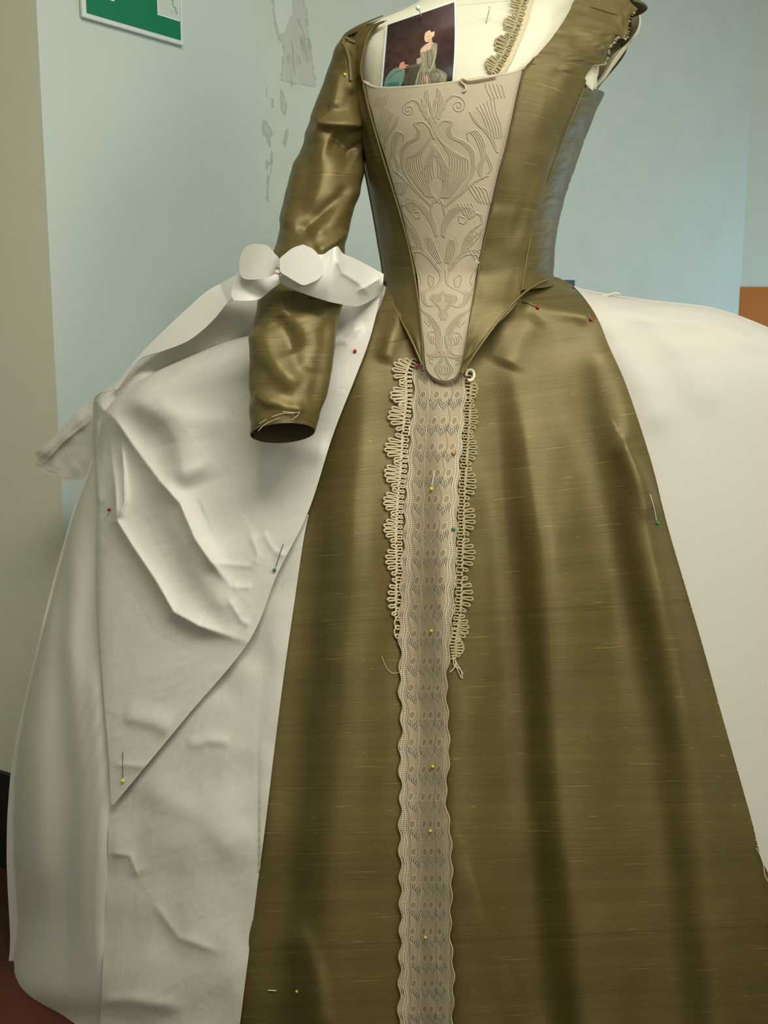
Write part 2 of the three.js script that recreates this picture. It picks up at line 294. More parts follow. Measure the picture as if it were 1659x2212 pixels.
// machine lace: net ground, ovals, zigzag ladders, dotted columns; one repeat is 66 x 38 mm
const lace = (() => {
  const W = 768, H = 448;
  const paint = (g, ground, thick, hole, mid) => {
    g.fillStyle = ground; g.fillRect(0, 0, W, H); g.lineCap = 'round';
    g.strokeStyle = mid; g.lineWidth = 2; for (let k = -H; k < W; k += 9) { g.beginPath(); g.moveTo(k, 0); g.lineTo(k + H * 0.6, H); g.stroke(); }
    for (const oy of [-H, 0, H]) {
      for (const [x, y] of [[120, 110], [330, 110], [470, 110], [640, 110]]) {
        g.fillStyle = mid; g.beginPath(); g.ellipse(x, oy + y, 38, 58, 0.12, 0, 7); g.fill();
        g.strokeStyle = thick; g.lineWidth = 9; g.beginPath(); g.ellipse(x, oy + y, 44, 66, 0.12, 0, 7); g.stroke();
      }
      for (let x = 80; x < 720; x += 22) {
        const a = oy + 250 + 40 * Math.cos((x / W) * Math.PI * 10);
        g.strokeStyle = thick; g.lineWidth = 8; g.beginPath(); g.moveTo(x - 8, a - 44); g.quadraticCurveTo(x + 14, a, x - 6, a + 30); g.quadraticCurveTo(x - 18, a + 60, x + 6, a + 92); g.stroke();
        g.strokeStyle = hole; g.lineWidth = 8; g.beginPath(); g.moveTo(x + 3, a - 40); g.quadraticCurveTo(x + 25, a, x + 5, a + 30); g.quadraticCurveTo(x - 7, a + 60, x + 15, a + 88); g.stroke();
      }
      for (const x of [235, 748, 20]) {
        g.strokeStyle = thick; g.lineWidth = 20; g.beginPath(); g.moveTo(x, oy); g.lineTo(x, oy + H); g.stroke();
        g.fillStyle = hole; for (let y = 16; y < H; y += 32) { g.beginPath(); g.ellipse(x + ((y / 32) % 2 ? 5 : -5), oy + y, 6, 8, 0, 0, 7); g.fill(); }
      }
      g.strokeStyle = hole; g.lineWidth = 4; for (const x of [62, 560]) { g.beginPath(); for (let y = 0; y <= H; y += 8) g.lineTo(x + 10 * Math.sin((y / H) * Math.PI * 2), oy + y); g.stroke(); }
    }
  };
  const map = canvasTexture(W, H, (g) => paint(g, '#bfad90', '#e4d6bb', '#4e4126', '#a5926f'));
  const alpha = canvasTexture(W, H, (g) => paint(g, '#e4e4e4', '#ffffff', '#404040', '#cccccc'), false), bump = canvasTexture(W, H, (g) => paint(g, '#707070', '#e0e0e0', '#000000', '#606060'), false);
  for (const t of [map, alpha, bump]) { t.wrapS = t.wrapT = THREE.RepeatWrapping; t.repeat.set(1 / 0.072, 1 / 0.038); t.offset.set(0.5, 0); }
  return new THREE.MeshStandardMaterial({ map, alphaMap: alpha, bumpMap: bump, bumpScale: 0.0016, roughness: 0.85, transparent: true, side: THREE.DoubleSide });
})();
// ---------------------------------------------------------------- the room
const CORNER = P(118, 766, 1.8), K = V3(CORNER.x, 0, CORNER.z);                     // the edge of the pillar
const signDir = V3(Math.sin(0.72), 0, -Math.cos(0.72)), pillarDir = V3(-0.874, 0, -0.485).normalize();
function alongTo(from, dir, px) {                                                 // how far along a wall a column of the photograph is
  let t = 0; for (let k = 0; k < 60; k++) { const p = from.clone().addScaledVector(dir, t).setY(EYE), q = p.clone().addScaledVector(dir, 1e-3), a = project(p)[0]; t += clamp((px - a) / ((project(q)[0] - a) / 1e-3), -0.2, 0.2); } return t;
}
const C1 = K.clone().addScaledVector(signDir, alongTo(K, signDir, 566)), C2 = P(1640, 766, 2.72).setY(0), C0 = K.clone().addScaledVector(pillarDir, 1.15);
function wallBox(name, a, b, material, y0, y1, th, out = 0) {                        // a wall from a to b (seen with a on the left), its front face on the line a-b
  const dir = b.clone().sub(a).setY(0), len = dir.length(); dir.normalize();
  const g = new THREE.BoxGeometry(len, y1 - y0, th), p = g.attributes.position, uv = g.attributes.uv;
  for (let k = 0; k < p.count; k++) uv.setXY(k, p.getX(k) + len / 2, p.getY(k) + (y1 - y0) / 2 + y0);
  const m = struct(name, g, material), n = V3(-dir.z, 0, dir.x);                      // towards the room
  m.position.copy(a).add(b).multiplyScalar(0.5).setY((y0 + y1) / 2).addScaledVector(n, out - th / 2);
  m.rotation.y = Math.atan2(-dir.z, dir.x); return m;
}
const RX = WIN.x, LX = C0.x, FZ = 1.8, BZ = C2.z;
struct('floor', new THREE.BoxGeometry(RX - LX + 0.6, 0.1, FZ - BZ + 0.6), M.floor).position.set((RX + LX) / 2, -0.05, (FZ + BZ) / 2);
struct('ceiling', new THREE.BoxGeometry(RX - LX + 0.6, 0.1, FZ - BZ + 0.6), M.ceiling).position.set((RX + LX) / 2, CEIL + 0.05, (FZ + BZ) / 2);
const backDir = C2.clone().sub(C1).normalize(), backLen = C2.distanceTo(C1), T = 0.12;
const wallHit = (from, dir, px, py) => {                                          // (along, height) where the sight through a place meets a wall
  const t = alongTo(from, dir, px), p = from.clone().addScaledVector(dir, t); return [t, P(px, py, -p.z).y];
};
// the back wall with its flaked patch down by the corner
const wallBackMaterial = M.wall.clone();
wallBackMaterial.color = rgb('#ffffff');
wallBackMaterial.map = canvasTexture(2048, 2048, (g) => {
  const U = 1.2, at = ([px, py]) => { const [t, h] = wallHit(C1, backDir, px, py); return [(t + 0.05) / U * 2048, (2.05 - h) / U * 2048]; };
  g.fillStyle = '#c6cdc0'; g.fillRect(0, 0, 2048, 2048);
  for (let k = 0; k < 900; k++) { g.fillStyle = `rgba(${rnd() < 0.5 ? '150,165,150' : '215,220,212'},0.03)`; g.beginPath(); g.ellipse(rnd() * 2048, rnd() * 2048, 20 + rnd() * 90, 10 + rnd() * 60, rnd() * 3, 0, 7); g.fill(); }
  const ragged = (pts, fill, j) => { g.fillStyle = fill; g.beginPath(); const f = (p) => at(p); const n = pts.length; for (let k = 0; k < n; k++) { const [ax, ay] = f(pts[k]), [bx, by] = f(pts[(k + 1) % n]); for (let s = 0; s < 8; s++) g.lineTo(lerp(ax, bx, s / 8) + (rnd() - 0.5) * j, lerp(ay, by, s / 8) + (rnd() - 0.5) * j); } g.closePath(); g.fill(); };
  const bare = '#bcbeb0', edge = '#b0b2a5', pale = '#ccd3ca';
  ragged([[597, -40], [601, 20], [606, 60], [613, 88], [622, 92], [620, 130], [616, 160], [613, 173], [640, 181], [690, 188], [684, 140], [676, 80], [668, 30], [664, -40]], edge, 8);
  ragged([[600, -40], [603, 20], [608, 58], [616, 86], [624, 96], [622, 130], [618, 160], [616, 171], [642, 178], [687, 185], [681, 140], [673, 80], [665, 30], [661, -40]], bare, 6);
  ragged([[608, -40], [606, 30], [612, 55], [616, 72], [626, 70], [634, 45], [641, 30], [641, -40]], pale, 7);
  for (let k = 0; k < 40; k++) { const x = 622 + rnd() * 52, y = rnd() * 175; g.strokeStyle = rnd() < 0.5 ? 'rgba(190,196,186,0.5)' : 'rgba(140,132,118,0.3)'; g.lineWidth = 2 + rnd() * 9; g.beginPath(); g.moveTo(...at([x, y])); g.lineTo(...at([x + 3, y + 14 + rnd() * 30])); g.stroke(); }
  ragged([[585, 188], [588, 190], [588, 208], [585, 208]], edge, 4); ragged([[595, 213], [600, 213], [601, 232], [596, 232]], edge, 5);
  ragged([[615, 190], [622, 205], [628, 225], [627, 243], [621, 252], [615, 232], [613, 210]], edge, 5); ragged([[617, 205], [622, 215], [624, 236], [620, 240]], bare, 4);
  ragged([[625, 277], [630, 280], [627, 305], [622, 318], [617, 310], [621, 292]], edge, 4);
  ragged([[577, 262], [582, 256], [586, 265], [594, 276], [598, 288], [592, 300], [594, 322], [588, 316], [582, 296], [576, 290], [574, 275]], edge, 5); ragged([[580, 268], [586, 272], [593, 284], [588, 290], [581, 282]], bare, 4);
  ragged([[594, 326], [598, 330], [596, 352], [592, 372], [588, 392], [586, 420], [584, 440], [581, 430], [582, 400], [586, 376], [581, 360], [583, 344], [589, 350]], edge, 6);
  ragged([[588, 356], [592, 360], [589, 380], [585, 372]], pale, 4);
});
{ const t = wallBackMaterial.map; t.repeat.set(1 / 1.2, 1 / 1.2); t.offset.set(0.05 / 1.2, 1 - 2.05 / 1.2); t.wrapS = t.wrapT = THREE.MirroredRepeatWrapping; }
wallBox('wall_back', C1, C2, wallBackMaterial, 0, CEIL, T);
wallBox('wall_left', K, C1, M.wall, 0, CEIL, T);
wallBox('wall_pillar', C0, K, M.wallCream, 0, CEIL, T);
// pilaster on the right with an orange dado
const PB = P(1592, 766, 2.69).setY(0), PE = V3(RX + 0.05, 0, PB.z - 0.0);
wallBox('wall_pilaster', PB, PE, M.wall, 0, CEIL, 0.06);
const dadoTop = P(1620, 620, -PB.z).y;
wallBox('trim_1', PB, PE, M.orange, 0.12, dadoTop, 0.004, 0.003);
wallBox('baseboard_left', C0, K, M.baseboard, 0, P(140, 1712, -K.z).y, 0.012, 0.011);
wallBox('baseboard_right', K, C1, M.baseboard, 0, P(140, 1712, -K.z).y, 0.012, 0.011);
wallBox('baseboard_back', C1, C2, M.baseboard, 0, 0.2, 0.012, 0.011);
// the rest of the room: walls beside and behind the camera, a window low on the right
wallBox('wall_side', V3(LX, 0, FZ), V3(LX, 0, C0.z), M.wall, 0, CEIL, T);
wallBox('wall_front', V3(RX, 0, FZ), V3(LX, 0, FZ), M.wall, 0, CEIL, T);
for (const [z0, z1, y0, y1] of [[BZ - 0.1, WIN.z0, 0, CEIL], [WIN.z1, SIDE.z0, 0, CEIL], [SIDE.z1, FZ, 0, CEIL], [WIN.z0, WIN.z1, 0, WIN.y0], [WIN.z0, WIN.z1, WIN.y1, CEIL], [SIDE.z0, SIDE.z1, 0, SIDE.y0], [SIDE.z0, SIDE.z1, SIDE.y1, CEIL]]) wallBox('wall_right', V3(RX, 0, z0), V3(RX, 0, z1), M.wall, y0, y1, T);
function buildWindow(name, l, h, x, y, z, turn) {
  const w = new THREE.Group(); w.name = name; w.userData.kind = 'structure'; scene.add(w); w.position.set(x, y, z); w.rotation.y = turn;
  const f = [h / 2 - 0.025, -h / 2 + 0.025].map((yy) => new THREE.BoxGeometry(0.05, 0.05, l).translate(0, yy, 0)).concat([-1, 0, 1].map((s) => new THREE.BoxGeometry(0.05, h - 0.1, 0.05).translate(0, 0, s * (l / 2 - 0.025))));
  add('window_frame', mergeGeometries(f), new THREE.MeshStandardMaterial({ color: rgb('#d8d8d2'), roughness: 0.5 }), w);
  for (const s of [-1, 1]) add('window_pane', new THREE.BoxGeometry(0.004, h - 0.1, l / 2 - 0.075).translate(0, 0, s * (l / 4 - 0.0125)), new THREE.MeshPhysicalMaterial({ color: 0xffffff, transmission: 1, thickness: 0, roughness: 0.02 }), w);
}
buildWindow('window_1', WIN.z1 - WIN.z0, WIN.y1 - WIN.y0, RX + 0.06, (WIN.y0 + WIN.y1) / 2, (WIN.z0 + WIN.z1) / 2, 0);
buildWindow('window_2', SIDE.z1 - SIDE.z0, SIDE.y1 - SIDE.y0, RX + 0.06, (SIDE.y0 + SIDE.y1) / 2, (SIDE.z0 + SIDE.z1) / 2, 0);
{
  const l = thing('ceiling_lamp', 'flat white ceiling lamp panel above the room', 'lamp'); l.position.set(LAMP.x, CEIL - 0.035, LAMP.z);
  add('lamp_housing', new RoundedBoxGeometry(LAMP.w + 0.06, 0.06, LAMP.d + 0.06, 3, 0.02), new THREE.MeshStandardMaterial({ color: rgb('#dddddd'), roughness: 0.5 }), l);
  add('diffuser', new THREE.BoxGeometry(LAMP.w, 0.006, LAMP.d).translate(0, -0.033, 0), new THREE.MeshStandardMaterial({ color: 0xffffff, emissive: LAMP.color, emissiveIntensity: 1.5 }), l);
}
// ---------------------------------------------------------------- emergency sign on the left wall
{
  const [tl] = wallHit(K, signDir, 205, 40), [tr, hr] = wallHit(K, signDir, 411, 100), [, hl] = wallHit(K, signDir, 205, 40), [ml] = wallHit(K, signDir, 357, 30), [mr, mh] = wallHit(K, signDir, 402, 50);
  const w = tr - tl, h = w * 1.35, base = (hl + hr) / 2, normal = V3(-signDir.z, 0, signDir.x);
  const s = thing('emergency_sign', 'green emergency plan sign with a white border, high on the left wall', 'sign');
  s.position.copy(K).addScaledVector(signDir, (tl + tr) / 2).setY(base).addScaledVector(normal, 0.002); s.rotation.y = Math.atan2(-signDir.z, signDir.x);
  add('backing', new RoundedBoxGeometry(w, h, 0.008, 2, 0.002).translate(0, h / 2, 0.004), new THREE.MeshStandardMaterial({ color: rgb('#d5dcd2'), roughness: 0.5 }), s);
  const b = 0.0085;
  add('green_face', new THREE.BoxGeometry(w - 2 * b, h - 2 * b, 0.002).translate(0, h / 2, 0.009), new THREE.MeshStandardMaterial({ color: rgb('#00754a'), roughness: 0.4 }), s);
  const mw = mr - ml, mhh = h - (mh - base) - 0.03, bottom = mh - base;
  const t = canvasTexture(256, 1024, (g) => {
    g.fillStyle = '#c6cbbd'; g.fillRect(0, 0, 256, 1024); g.strokeStyle = '#e6ece2'; g.lineWidth = 10; g.strokeRect(4, 4, 248, 1016);
    g.strokeStyle = '#52705c'; g.lineWidth = 7; g.beginPath(); g.moveTo(140, 820); g.lineTo(140, 866); g.lineTo(180, 872); g.lineTo(182, 920); g.lineTo(210, 926); g.lineTo(212, 962); g.lineTo(236, 962); g.stroke();
    g.beginPath(); g.moveTo(60, 300); g.lineTo(60, 700); g.lineTo(140, 700); g.lineTo(140, 820); g.moveTo(60, 400); g.lineTo(200, 400); g.lineTo(200, 560); g.stroke();
    g.fillStyle = '#b2c4b2'; g.fillRect(150, 950, 34, 18);
  });
  add('plan_panel', new THREE.BoxGeometry(mw, mhh, 0.0015).translate((ml + mr - tl - tr) / 2, bottom + mhh / 2, 0.0105), new THREE.MeshStandardMaterial({ map: t, roughness: 0.5 }), s);
  const arrow = new THREE.Shape([[-0.02, 0], [0.02, 0], [0.02, 0.03], [0.04, 0.03], [0, 0.07], [-0.04, 0.03], [-0.02, 0.03]].map(([x, y]) => new THREE.Vector2(x * 0.6, y * 0.6)));
  add('white_arrow', new THREE.ExtrudeGeometry(arrow, { depth: 0.001, bevelEnabled: false }).translate(wallHit(K, signDir, 258, 3)[0] - (tl + tr) / 2, wallHit(K, signDir, 258, 3)[1] - base, 0.0098), new THREE.MeshStandardMaterial({ color: rgb('#d9e2d8') }), s);
}
// ---------------------------------------------------------------- bodies: torso, sleeve, skirts
const DC = 1.55;
const torso = new Body([
  [1005, -150, 1150, -175, DC + 0.01, 0.06, 0.055], [965, -40, 1190, -95, DC + 0.01, 0.062, 0.055], [862, 30, 1290, -12, DC, 0.075, 0.065], [748, 86, 1386, 26, DC, 0.085, 0.075],
  [746, 140, 1376, 95, DC, 0.115, 0.095], [764, 220, 1304, 188, DC, 0.148, 0.105], [776, 300, 1257, 290, DC, 0.153, 0.105], [794, 370, 1228, 370, DC, 0.147, 0.1],
  [808, 440, 1205, 440, DC, 0.138, 0.095], [822, 520, 1189, 520, DC, 0.127, 0.09], [833, 600, 1184, 600, DC, 0.12, 0.09], [812, 670, 1208, 670, DC, 0.147, 0.1], [770, 740, 1240, 740, DC, 0.165, 0.11], [720, 850, 1290, 850, DC, 0.18, 0.12],
]);
const skirt = new Body([
  [838, 598, 1180, 598, 1.58, 0.115, 0.1], [760, 640, 1262, 630, 1.58, 0.128, 0.12], [610, 700, 1395, 650, 1.58, 0.142, 0.14], [450, 752, 1530, 666, 1.58, 0.155, 0.16], [320, 812, 1640, 704, 1.58, 0.165, 0.17], [234, 880, 1725, 750, 1.58, 0.178, 0.18],
  [207, 985, 1790, 840, 1.58, 0.192, 0.19], [158, 1125, 1835, 1090, 1.58, 0.22, 0.2], [92, 1380, 1868, 1380, 1.58, 0.25, 0.21], [40, 1640, 1885, 1640, 1.58, 0.28, 0.22], [34, 1800, 1895, 1800, 1.58, 0.3, 0.22], [42, 1980, 1905, 1980, 1.58, 0.315, 0.22], [24, 2130, 1915, 2150, 1.58, 0.325, 0.22], [54, 2190, 1915, 2300, 1.58, 0.33, 0.22],
], 2.3);
// depth of the front of the skirt at a place of the photograph (its middle rows hang well below the last row of the sides, so the front goes on down evenly)
function skirtDepth(px, py) {
  let a = 0, b = skirt.n + 2; const n = skirt.n;
  const row = (v) => { if (v <= n) return skirt.row(v); const r = skirt.row(n); return [r[0], r[1] + (v - n) * 160, r[2], r[3] + (v - n) * 160, r[4], r[5], r[6]]; };
  for (let k = 0; k < 26; k++) { const v = (a + b) / 2, r = row(v), f = clamp((px - r[0]) / (r[2] - r[0])); (lerp(r[1], r[3], f) < py) ? a = v : b = v; }
  const r = row(a), u = clamp((px - r[0]) / (r[2] - r[0])) * 2 - 1;
  return r[4] - r[5] * Math.pow(Math.max(0, 1 - Math.abs(u) ** 2.3), 1 / 2.0);
}
// the hanging waves of the skirt panel: crests (left to right) as lists of places, the cloth dips between two of them
const crests = [[[560, 600], [520, 1200], [420, 2400]], [[800, 640], [792, 820], [775, 1000], [757, 1300], [735, 1650], [705, 2000], [685, 2400]], [[940, 640], [955, 850], [962, 1100], [965, 1300], [985, 1650], [990, 2000], [1010, 2400]],
  [[1075, 640], [1120, 800], [1150, 1000], [1188, 1300], [1208, 1650], [1250, 2000], [1300, 2400]], [[1250, 640], [1320, 850], [1385, 1100], [1442, 1350], [1508, 1650], [1545, 2000], [1580, 2400]], [[1400, 640], [1470, 1050], [1600, 1500], [1730, 1900], [1860, 2400]]];
function crestAt(c, y) { let k = 0; while (k < c.length - 2 && y > c[k + 1][1]) k++; const t = (y - c[k][1]) / (c[k + 1][1] - c[k][1]), s = (c[Math.min(k + 2, c.length - 1)][0] - c[k][0]) * 0; return lerp(c[k][0], c[k + 1][0], t) + s; }
function waves(x, y) {
  const c = crests.map((l) => { let s = 0; for (let q = -2; q <= 2; q++) s += crestAt(l, clamp(y + q * 45, 640, 2400)); return s / 5; });
  let k = 0; while (k < c.length - 2 && x > c[k + 1]) k++;
  const t = clamp((x - c[k]) / (c[k + 1] - c[k])), grow = smooth(y, 700, 1300);
  const s = t < 0.62 ? t / 0.62 * 0.5 : 0.5 + (t - 0.62) / 0.38 * 0.5;                  // the right flank of a wave is long, its left flank short
  return (0.5 + 0.5 * Math.cos(s * 2 * Math.PI)) * 0.044 * (0.09 + 0.88 * grow);
}
const oliveFolds = (x, y) => {
  let h = waves(x, y);
  const F = (crest, amp, w1, w2, sharp = 2) => { h += fold(x, y, crest, amp, w1, w2, sharp); };
  F([[1165, 680], [1120, 740], [1096, 800]], 0.007, 26, 40);
  F([[1290, 720], [1360, 900], [1420, 1090]], 0.008, 40, 40);
  F([[1560, 1500], [1610, 1740], [1660, 1900], [1700, 2050]], 0.010, 22, 30);
  F([[1000, 1830], [1050, 1990], [1120, 2150], [1200, 2320]], 0.009, 14, 40);
  F([[640, 1990], [680, 2100], [710, 2250]], 0.008, 22, 36);
  F([[1120, 655], [1170, 662], [1240, 672], [1290, 690]], 0.009, 12, 18);
  F([[866, 660], [850, 720], [832, 790]], 0.008, 18, 20);
  F([[1340, 940], [1385, 1030], [1425, 1120]], 0.012, 14, 30);
  return (h + 0.0022 * noise2(x / 46, y / 120)) * smooth(x, 590 - 0.08 * (y - 1100), 665 - 0.08 * (y - 1100));
};
const oliveDepth = (x, y) => skirtDepth(x, y) - 0.008 - oliveFolds(x, y);
const drapeFolds = (x, y) => {
  let h = 0;
  h += fold(x, y, [[262, 843], [310, 866], [362, 905], [390, 950], [398, 1010], [420, 1060]], 0.028, 60, 36);
  h += fold(x, y, [[198, 862], [248, 905], [286, 960], [345, 1040], [388, 1087], [421, 1163], [455, 1213], [500, 1268]], 0.026, 36, 24, 1);
  h += fold(x, y, [[235, 930], [250, 1060], [252, 1125], [286, 1180], [337, 1256], [375, 1323], [430, 1353], [535, 1388]], 0.022, 38, 17, 1);
  h += fold(x, y, [[262, 950], [268, 1020], [270, 1085], [254, 1125]], 0.011, 10, 12, 1);
  h += fold(x, y, [[212, 900], [206, 960], [212, 1060], [216, 1095]], 0.008, 10, 14, 1);
  h += fold(x, y, [[540, 1150], [556, 1200], [548, 1222]], 0.0030, 14, 8, 1);
  h += fold(x, y, [[455, 1215], [520, 1222], [556, 1224]], 0.0025, 10, 8, 1) + fold(x, y, [[500, 1268], [545, 1270]], 0.0025, 10, 8, 1) + fold(x, y, [[490, 1290], [520, 1340], [540, 1352]], 0.0035, 12, 8, 1);
  h += fold(x, y, [[586, 1185], [608, 1198], [618, 1202]], 0.0025, 8, 8, 1) + fold(x, y, [[570, 1150], [590, 1190]], 0.0020, 8, 6, 1);
  h += fold(x, y, [[330, 1000], [380, 1130], [440, 1250], [520, 1350]], 0.01, 40, 30);
  h += fold(x, y, [[680, 745], [745, 715], [790, 705]], 0.007, 14, 10) + fold(x, y, [[700, 740], [745, 735], [765, 720], [770, 690]], 0.005, 12, 10);
  h += fold(x, y, [[240, 1650], [300, 1655], [350, 1660]], 0.003, 14, 10, 1) + fold(x, y, [[260, 1545], [330, 1560], [370, 1580]], 0.005, 30, 16);
  h += fold(x, y, [[560, 935], [640, 965], [715, 975]], 0.008, 26, 30) + fold(x, y, [[330, 860], [400, 900], [500, 915]], 0.006, 24, 30);
  h += fold(x, y, [[640, 640], [560, 680], [430, 780]], 0.006, 40, 40);
  return h;
};
const drapeDepth = (x, y) => skirtDepth(Math.max(x, 205), y) - 0.026 - drapeFolds(x, y);
const lowerFolds = (x, y) => 0.003 * noise2(x / 60 + 5, y / 70) + fold(x, y, [[400, 1612], [450, 1600], [500, 1605]], 0.003, 14, 10) + fold(x, y, [[235, 1842], [280, 1850], [300, 1900]], 0.004, 20, 8, 1) + fold(x, y, [[330, 1950], [385, 2025], [480, 2060]], 0.004, 22, 10, 1) + fold(x, y, [[218, 2165], [270, 2160], [400, 2180]], 0.004, 16, 10) + fold(x, y, [[300, 1700], [430, 1760], [520, 1850]], 0.004, 40, 30);
const lowerDepth = (x, y) => skirtDepth(x, y) - 0.0145 - lowerFolds(x, y) - 0.5 * (x > 560 ? oliveFolds(x, y) : 0);
const sleeve = new Body([
  [737, 84, 768, 90, 1.505, 0.012, 0.012], [722, 115, 778, 122, 1.515, 0.036, 0.036], [697, 185, 783, 200, 1.52, 0.05, 0.05], [671, 262, 789, 285, 1.518, 0.055, 0.05], [640, 365, 788, 362, 1.505, 0.056, 0.05],
  [613, 465, 764, 452, 1.48, 0.055, 0.05], [592, 543, 744, 538, 1.445, 0.054, 0.05], [573, 600, 742, 605, 1.41, 0.052, 0.048], [560, 648, 738, 655, 1.385, 0.05, 0.046], [546, 715, 723, 712, 1.36, 0.048, 0.045], [540, 795, 708, 790, 1.335, 0.046, 0.043], [540, 870, 695, 865, 1.318, 0.044, 0.04], [541, 932, 680, 920, 1.308, 0.042, 0.036],
]);
// ---------------------------------------------------------------- dress form
{
  const f = thing('dress_form', 'cream padded dress form carrying the gown, its bare chest showing above the neckline', 'dress form');
  const form = new Body(torso.rows.map((r, k) => [k > 3 && k < 6 ? r[0] + 6 : r[0], r[1], k > 2 && k < 6 ? Math.min(r[2], 1292) : r[2], k === 3 ? r[3] + 30 : r[3], ...r.slice(4)]));
  add('torso', sheet((u, v) => form.at(v * 10.0, (u * 2 - 1) * Math.PI, -0.004), 96, 120, 0, true), M.form, f);
  const waist = form.at(10.4, 0, -0.1), base = V3(waist.x, 0, -1.58);
  { const c = form.at(0, 0, -0.004).add(form.at(0, Math.PI, -0.004)).multiplyScalar(0.5); add('neck_cap', new THREE.SphereGeometry(0.056, 32, 12, 0, Math.PI * 2, 0, Math.PI / 2).scale(1, 0.25, 1).translate(c.x, c.y - 0.004, c.z), M.wood, f); }
  add('pole', new THREE.CylinderGeometry(0.016, 0.016, waist.y, 20).translate(base.x, waist.y / 2, base.z), M.steel, f);
  add('base', new THREE.CylinderGeometry(0.16, 0.2, 0.04, 40).translate(base.x, 0.02, base.z), M.wood, f);
  const seam = (list) => tube(list.map(([x, y]) => { const [v, a] = form.find(x, y, -0.004); return form.at(v, a, -0.0042); }), 0.0006, 40, 5);
  add('shoulder_seam', seam([[985, 12], [1020, 9], [1060, 5], [1100, 1]]), M.form, f);
}
// ---------------------------------------------------------------- gown bodice, with stomacher and sleeve
const gown = thing('gown_bodice', 'fitted olive gold silk bodice with one long sleeve, worn on the dress form', 'bodice');
const STL = [[783, 176], [788, 205], [800, 250], [822, 325], [845, 400], [866, 468], [890, 562], [904, 650], [913, 730], [916, 775], [921, 800]];
const STR = [[1134, 146], [1128, 175], [1112, 250], [1090, 340], [1068, 425], [1052, 495], [1037, 562], [1022, 650], [1009, 730], [1001, 775], [994, 802]];
{
  const JAG = [0, 0, 0, 3, 5, -2, -3, 4, 6, 1, -4, -2, 4];
  const R = [[1374, 18], [1359, 40], [1354, 70], [1350, 84], [1333, 80], [1324, 92], [1314, 102], [1311, 123], [1302, 139], [1284, 141], [1266, 168], [1260, 192], [1222, 290], [1178, 412], [1147, 512], [1127, 626], [1062, 712], [998, 807]];
  const L = [[1262, -30], [1244, -2], [1232, 20], [1222, 38], [1212, 54], [1202, 68], [1190, 84], [1178, 98], [1166, 112], [1154, 125], [1145, 136], [1136, 146], [1108, 262], [1076, 394], [1048, 514], [1024, 640], [1006, 748], [993, 806]];
  const rightBump = (u, v) => 0.0012 * noise2(u * 5, v * 26) + (v > 0.62 ? 0.002 * noise2(u * 1.5 + 3, v * 60) * smooth(v, 0.62, 0.8) : 0) + (u > 0.7 && v < 0.6 ? 0.003 * smooth(u, 0.7, 1) * noise2(u * 9, v * 24) : 0);
  const panel = torso.panel(L, R, 90, 220, 0.008, 0.0016, rightBump);
  add('front_panel', panel, M.silkBodice, gown);
  const LL = [[836, 44], [815, 55], [797, 78], [787, 110], [783, 150], [785, 185], [799, 245], [821, 322], [844, 397], [865, 466], [889, 562], [903, 650], [911, 728], [915, 800]];
  const LO = [[800, 52], [772, 72], [756, 92], [752, 118], [757, 160], [764, 190], [772, 250], [786, 325], [800, 397], [814, 466], [828, 562], [836, 640], [868, 697], [913, 792]];
  add('front_panel', torso.panel(LO, LL, 50, 200, 0.008, 0.0016, (u, v) => 0.0015 * noise2(u * 3, v * 22)), M.silkBodice, gown);
  const edge = (list, off, r, n) => tube(list.map((p) => { const [v, a] = torso.find(p[0], p[1], off); return torso.at(v, a, off); }), r, n, 6);
  // side of the body from the seam round to the back, and the back
  const seam = [[1262, 190], [1222, 290], [1178, 412], [1147, 512], [1127, 626]].map(([x, y]) => torso.find(x, y, 0.006));
  const A = path2(seam);
  const side = sheet((u, v) => { const [r, a] = A(v), end = lerp(r, lerp(5.05, 10.05, v), u); return torso.at(end, lerp(a, 2.0, u), 0.0068 + 0.0006 * noise2(u * 14, v * 44) + 0.0006 * noise2(u * 3, v * 12)); }, 50, 160, 0.0014);
  add('side_panel', side, M.silkBodice, gown);
  add('back_panel', sheet((u, v) => { const r = lerp(2.75, 10.2, v), a = lerp(1.92, 2 * Math.PI - 1.5, u); return torso.at(r, a, 0.006); }, 80, 90, 0.0014), M.silkBodice, gown);
  add('left_side_panel', sheet((u, v) => torso.at(lerp(3.1, 10.3, v), lerp(-1.62, -1.2, u), 0.0045), 16, 70, 0.0012), M.silkBodice, gown);
  // shoulder: the yoke over the top, and the hollow arm cap with its frayed edge
  add('shoulder_yoke', sheet((u, v) => torso.at(lerp(1.55, 2.93, v), lerp(1.05, 2.2, u), 0.0085), 40, 40, 0.0015), M.silkBodice, gown);
  add('shoulder_yoke', sheet((u, v) => torso.at(lerp(2.5, 3.1, v), lerp(-2.1, -1.0, u), 0.0075), 30, 30, 0.0015), M.silkBodice, gown);
  add('neck_back', sheet((u, v) => torso.at(lerp(1.35, 2.0, v), lerp(2.3, 4.0, u), 0.008), 30, 14, 0.0015), M.silkBodice, gown);
  // raw edge of the back of the armhole, seen beyond the opening
  const rimPts = [[1383, 24], [1385, 48], [1379, 72], [1366, 88], [1346, 116], [1324, 146], [1307, 170], [1285, 194]];
  const rim = path2(rimPts), rimIn = path2([[1378, 32], [1374, 57], [1365, 76], [1350, 97], [1322, 120], [1309, 145], [1296, 168], [1281, 184]]);
  add('armhole_facing', sheet((u, v) => { const a = rim(v), b = rimIn(v), q = [lerp(b[0], a[0], u), lerp(b[1], a[1], u)]; return P(q[0], q[1], DC + 0.035 - 0.012 * Math.sin(u * 3) - 0.03 * v); }, 14, 60, 0.002), M.fray, gown, 'pale raw edge of the armhole facing');
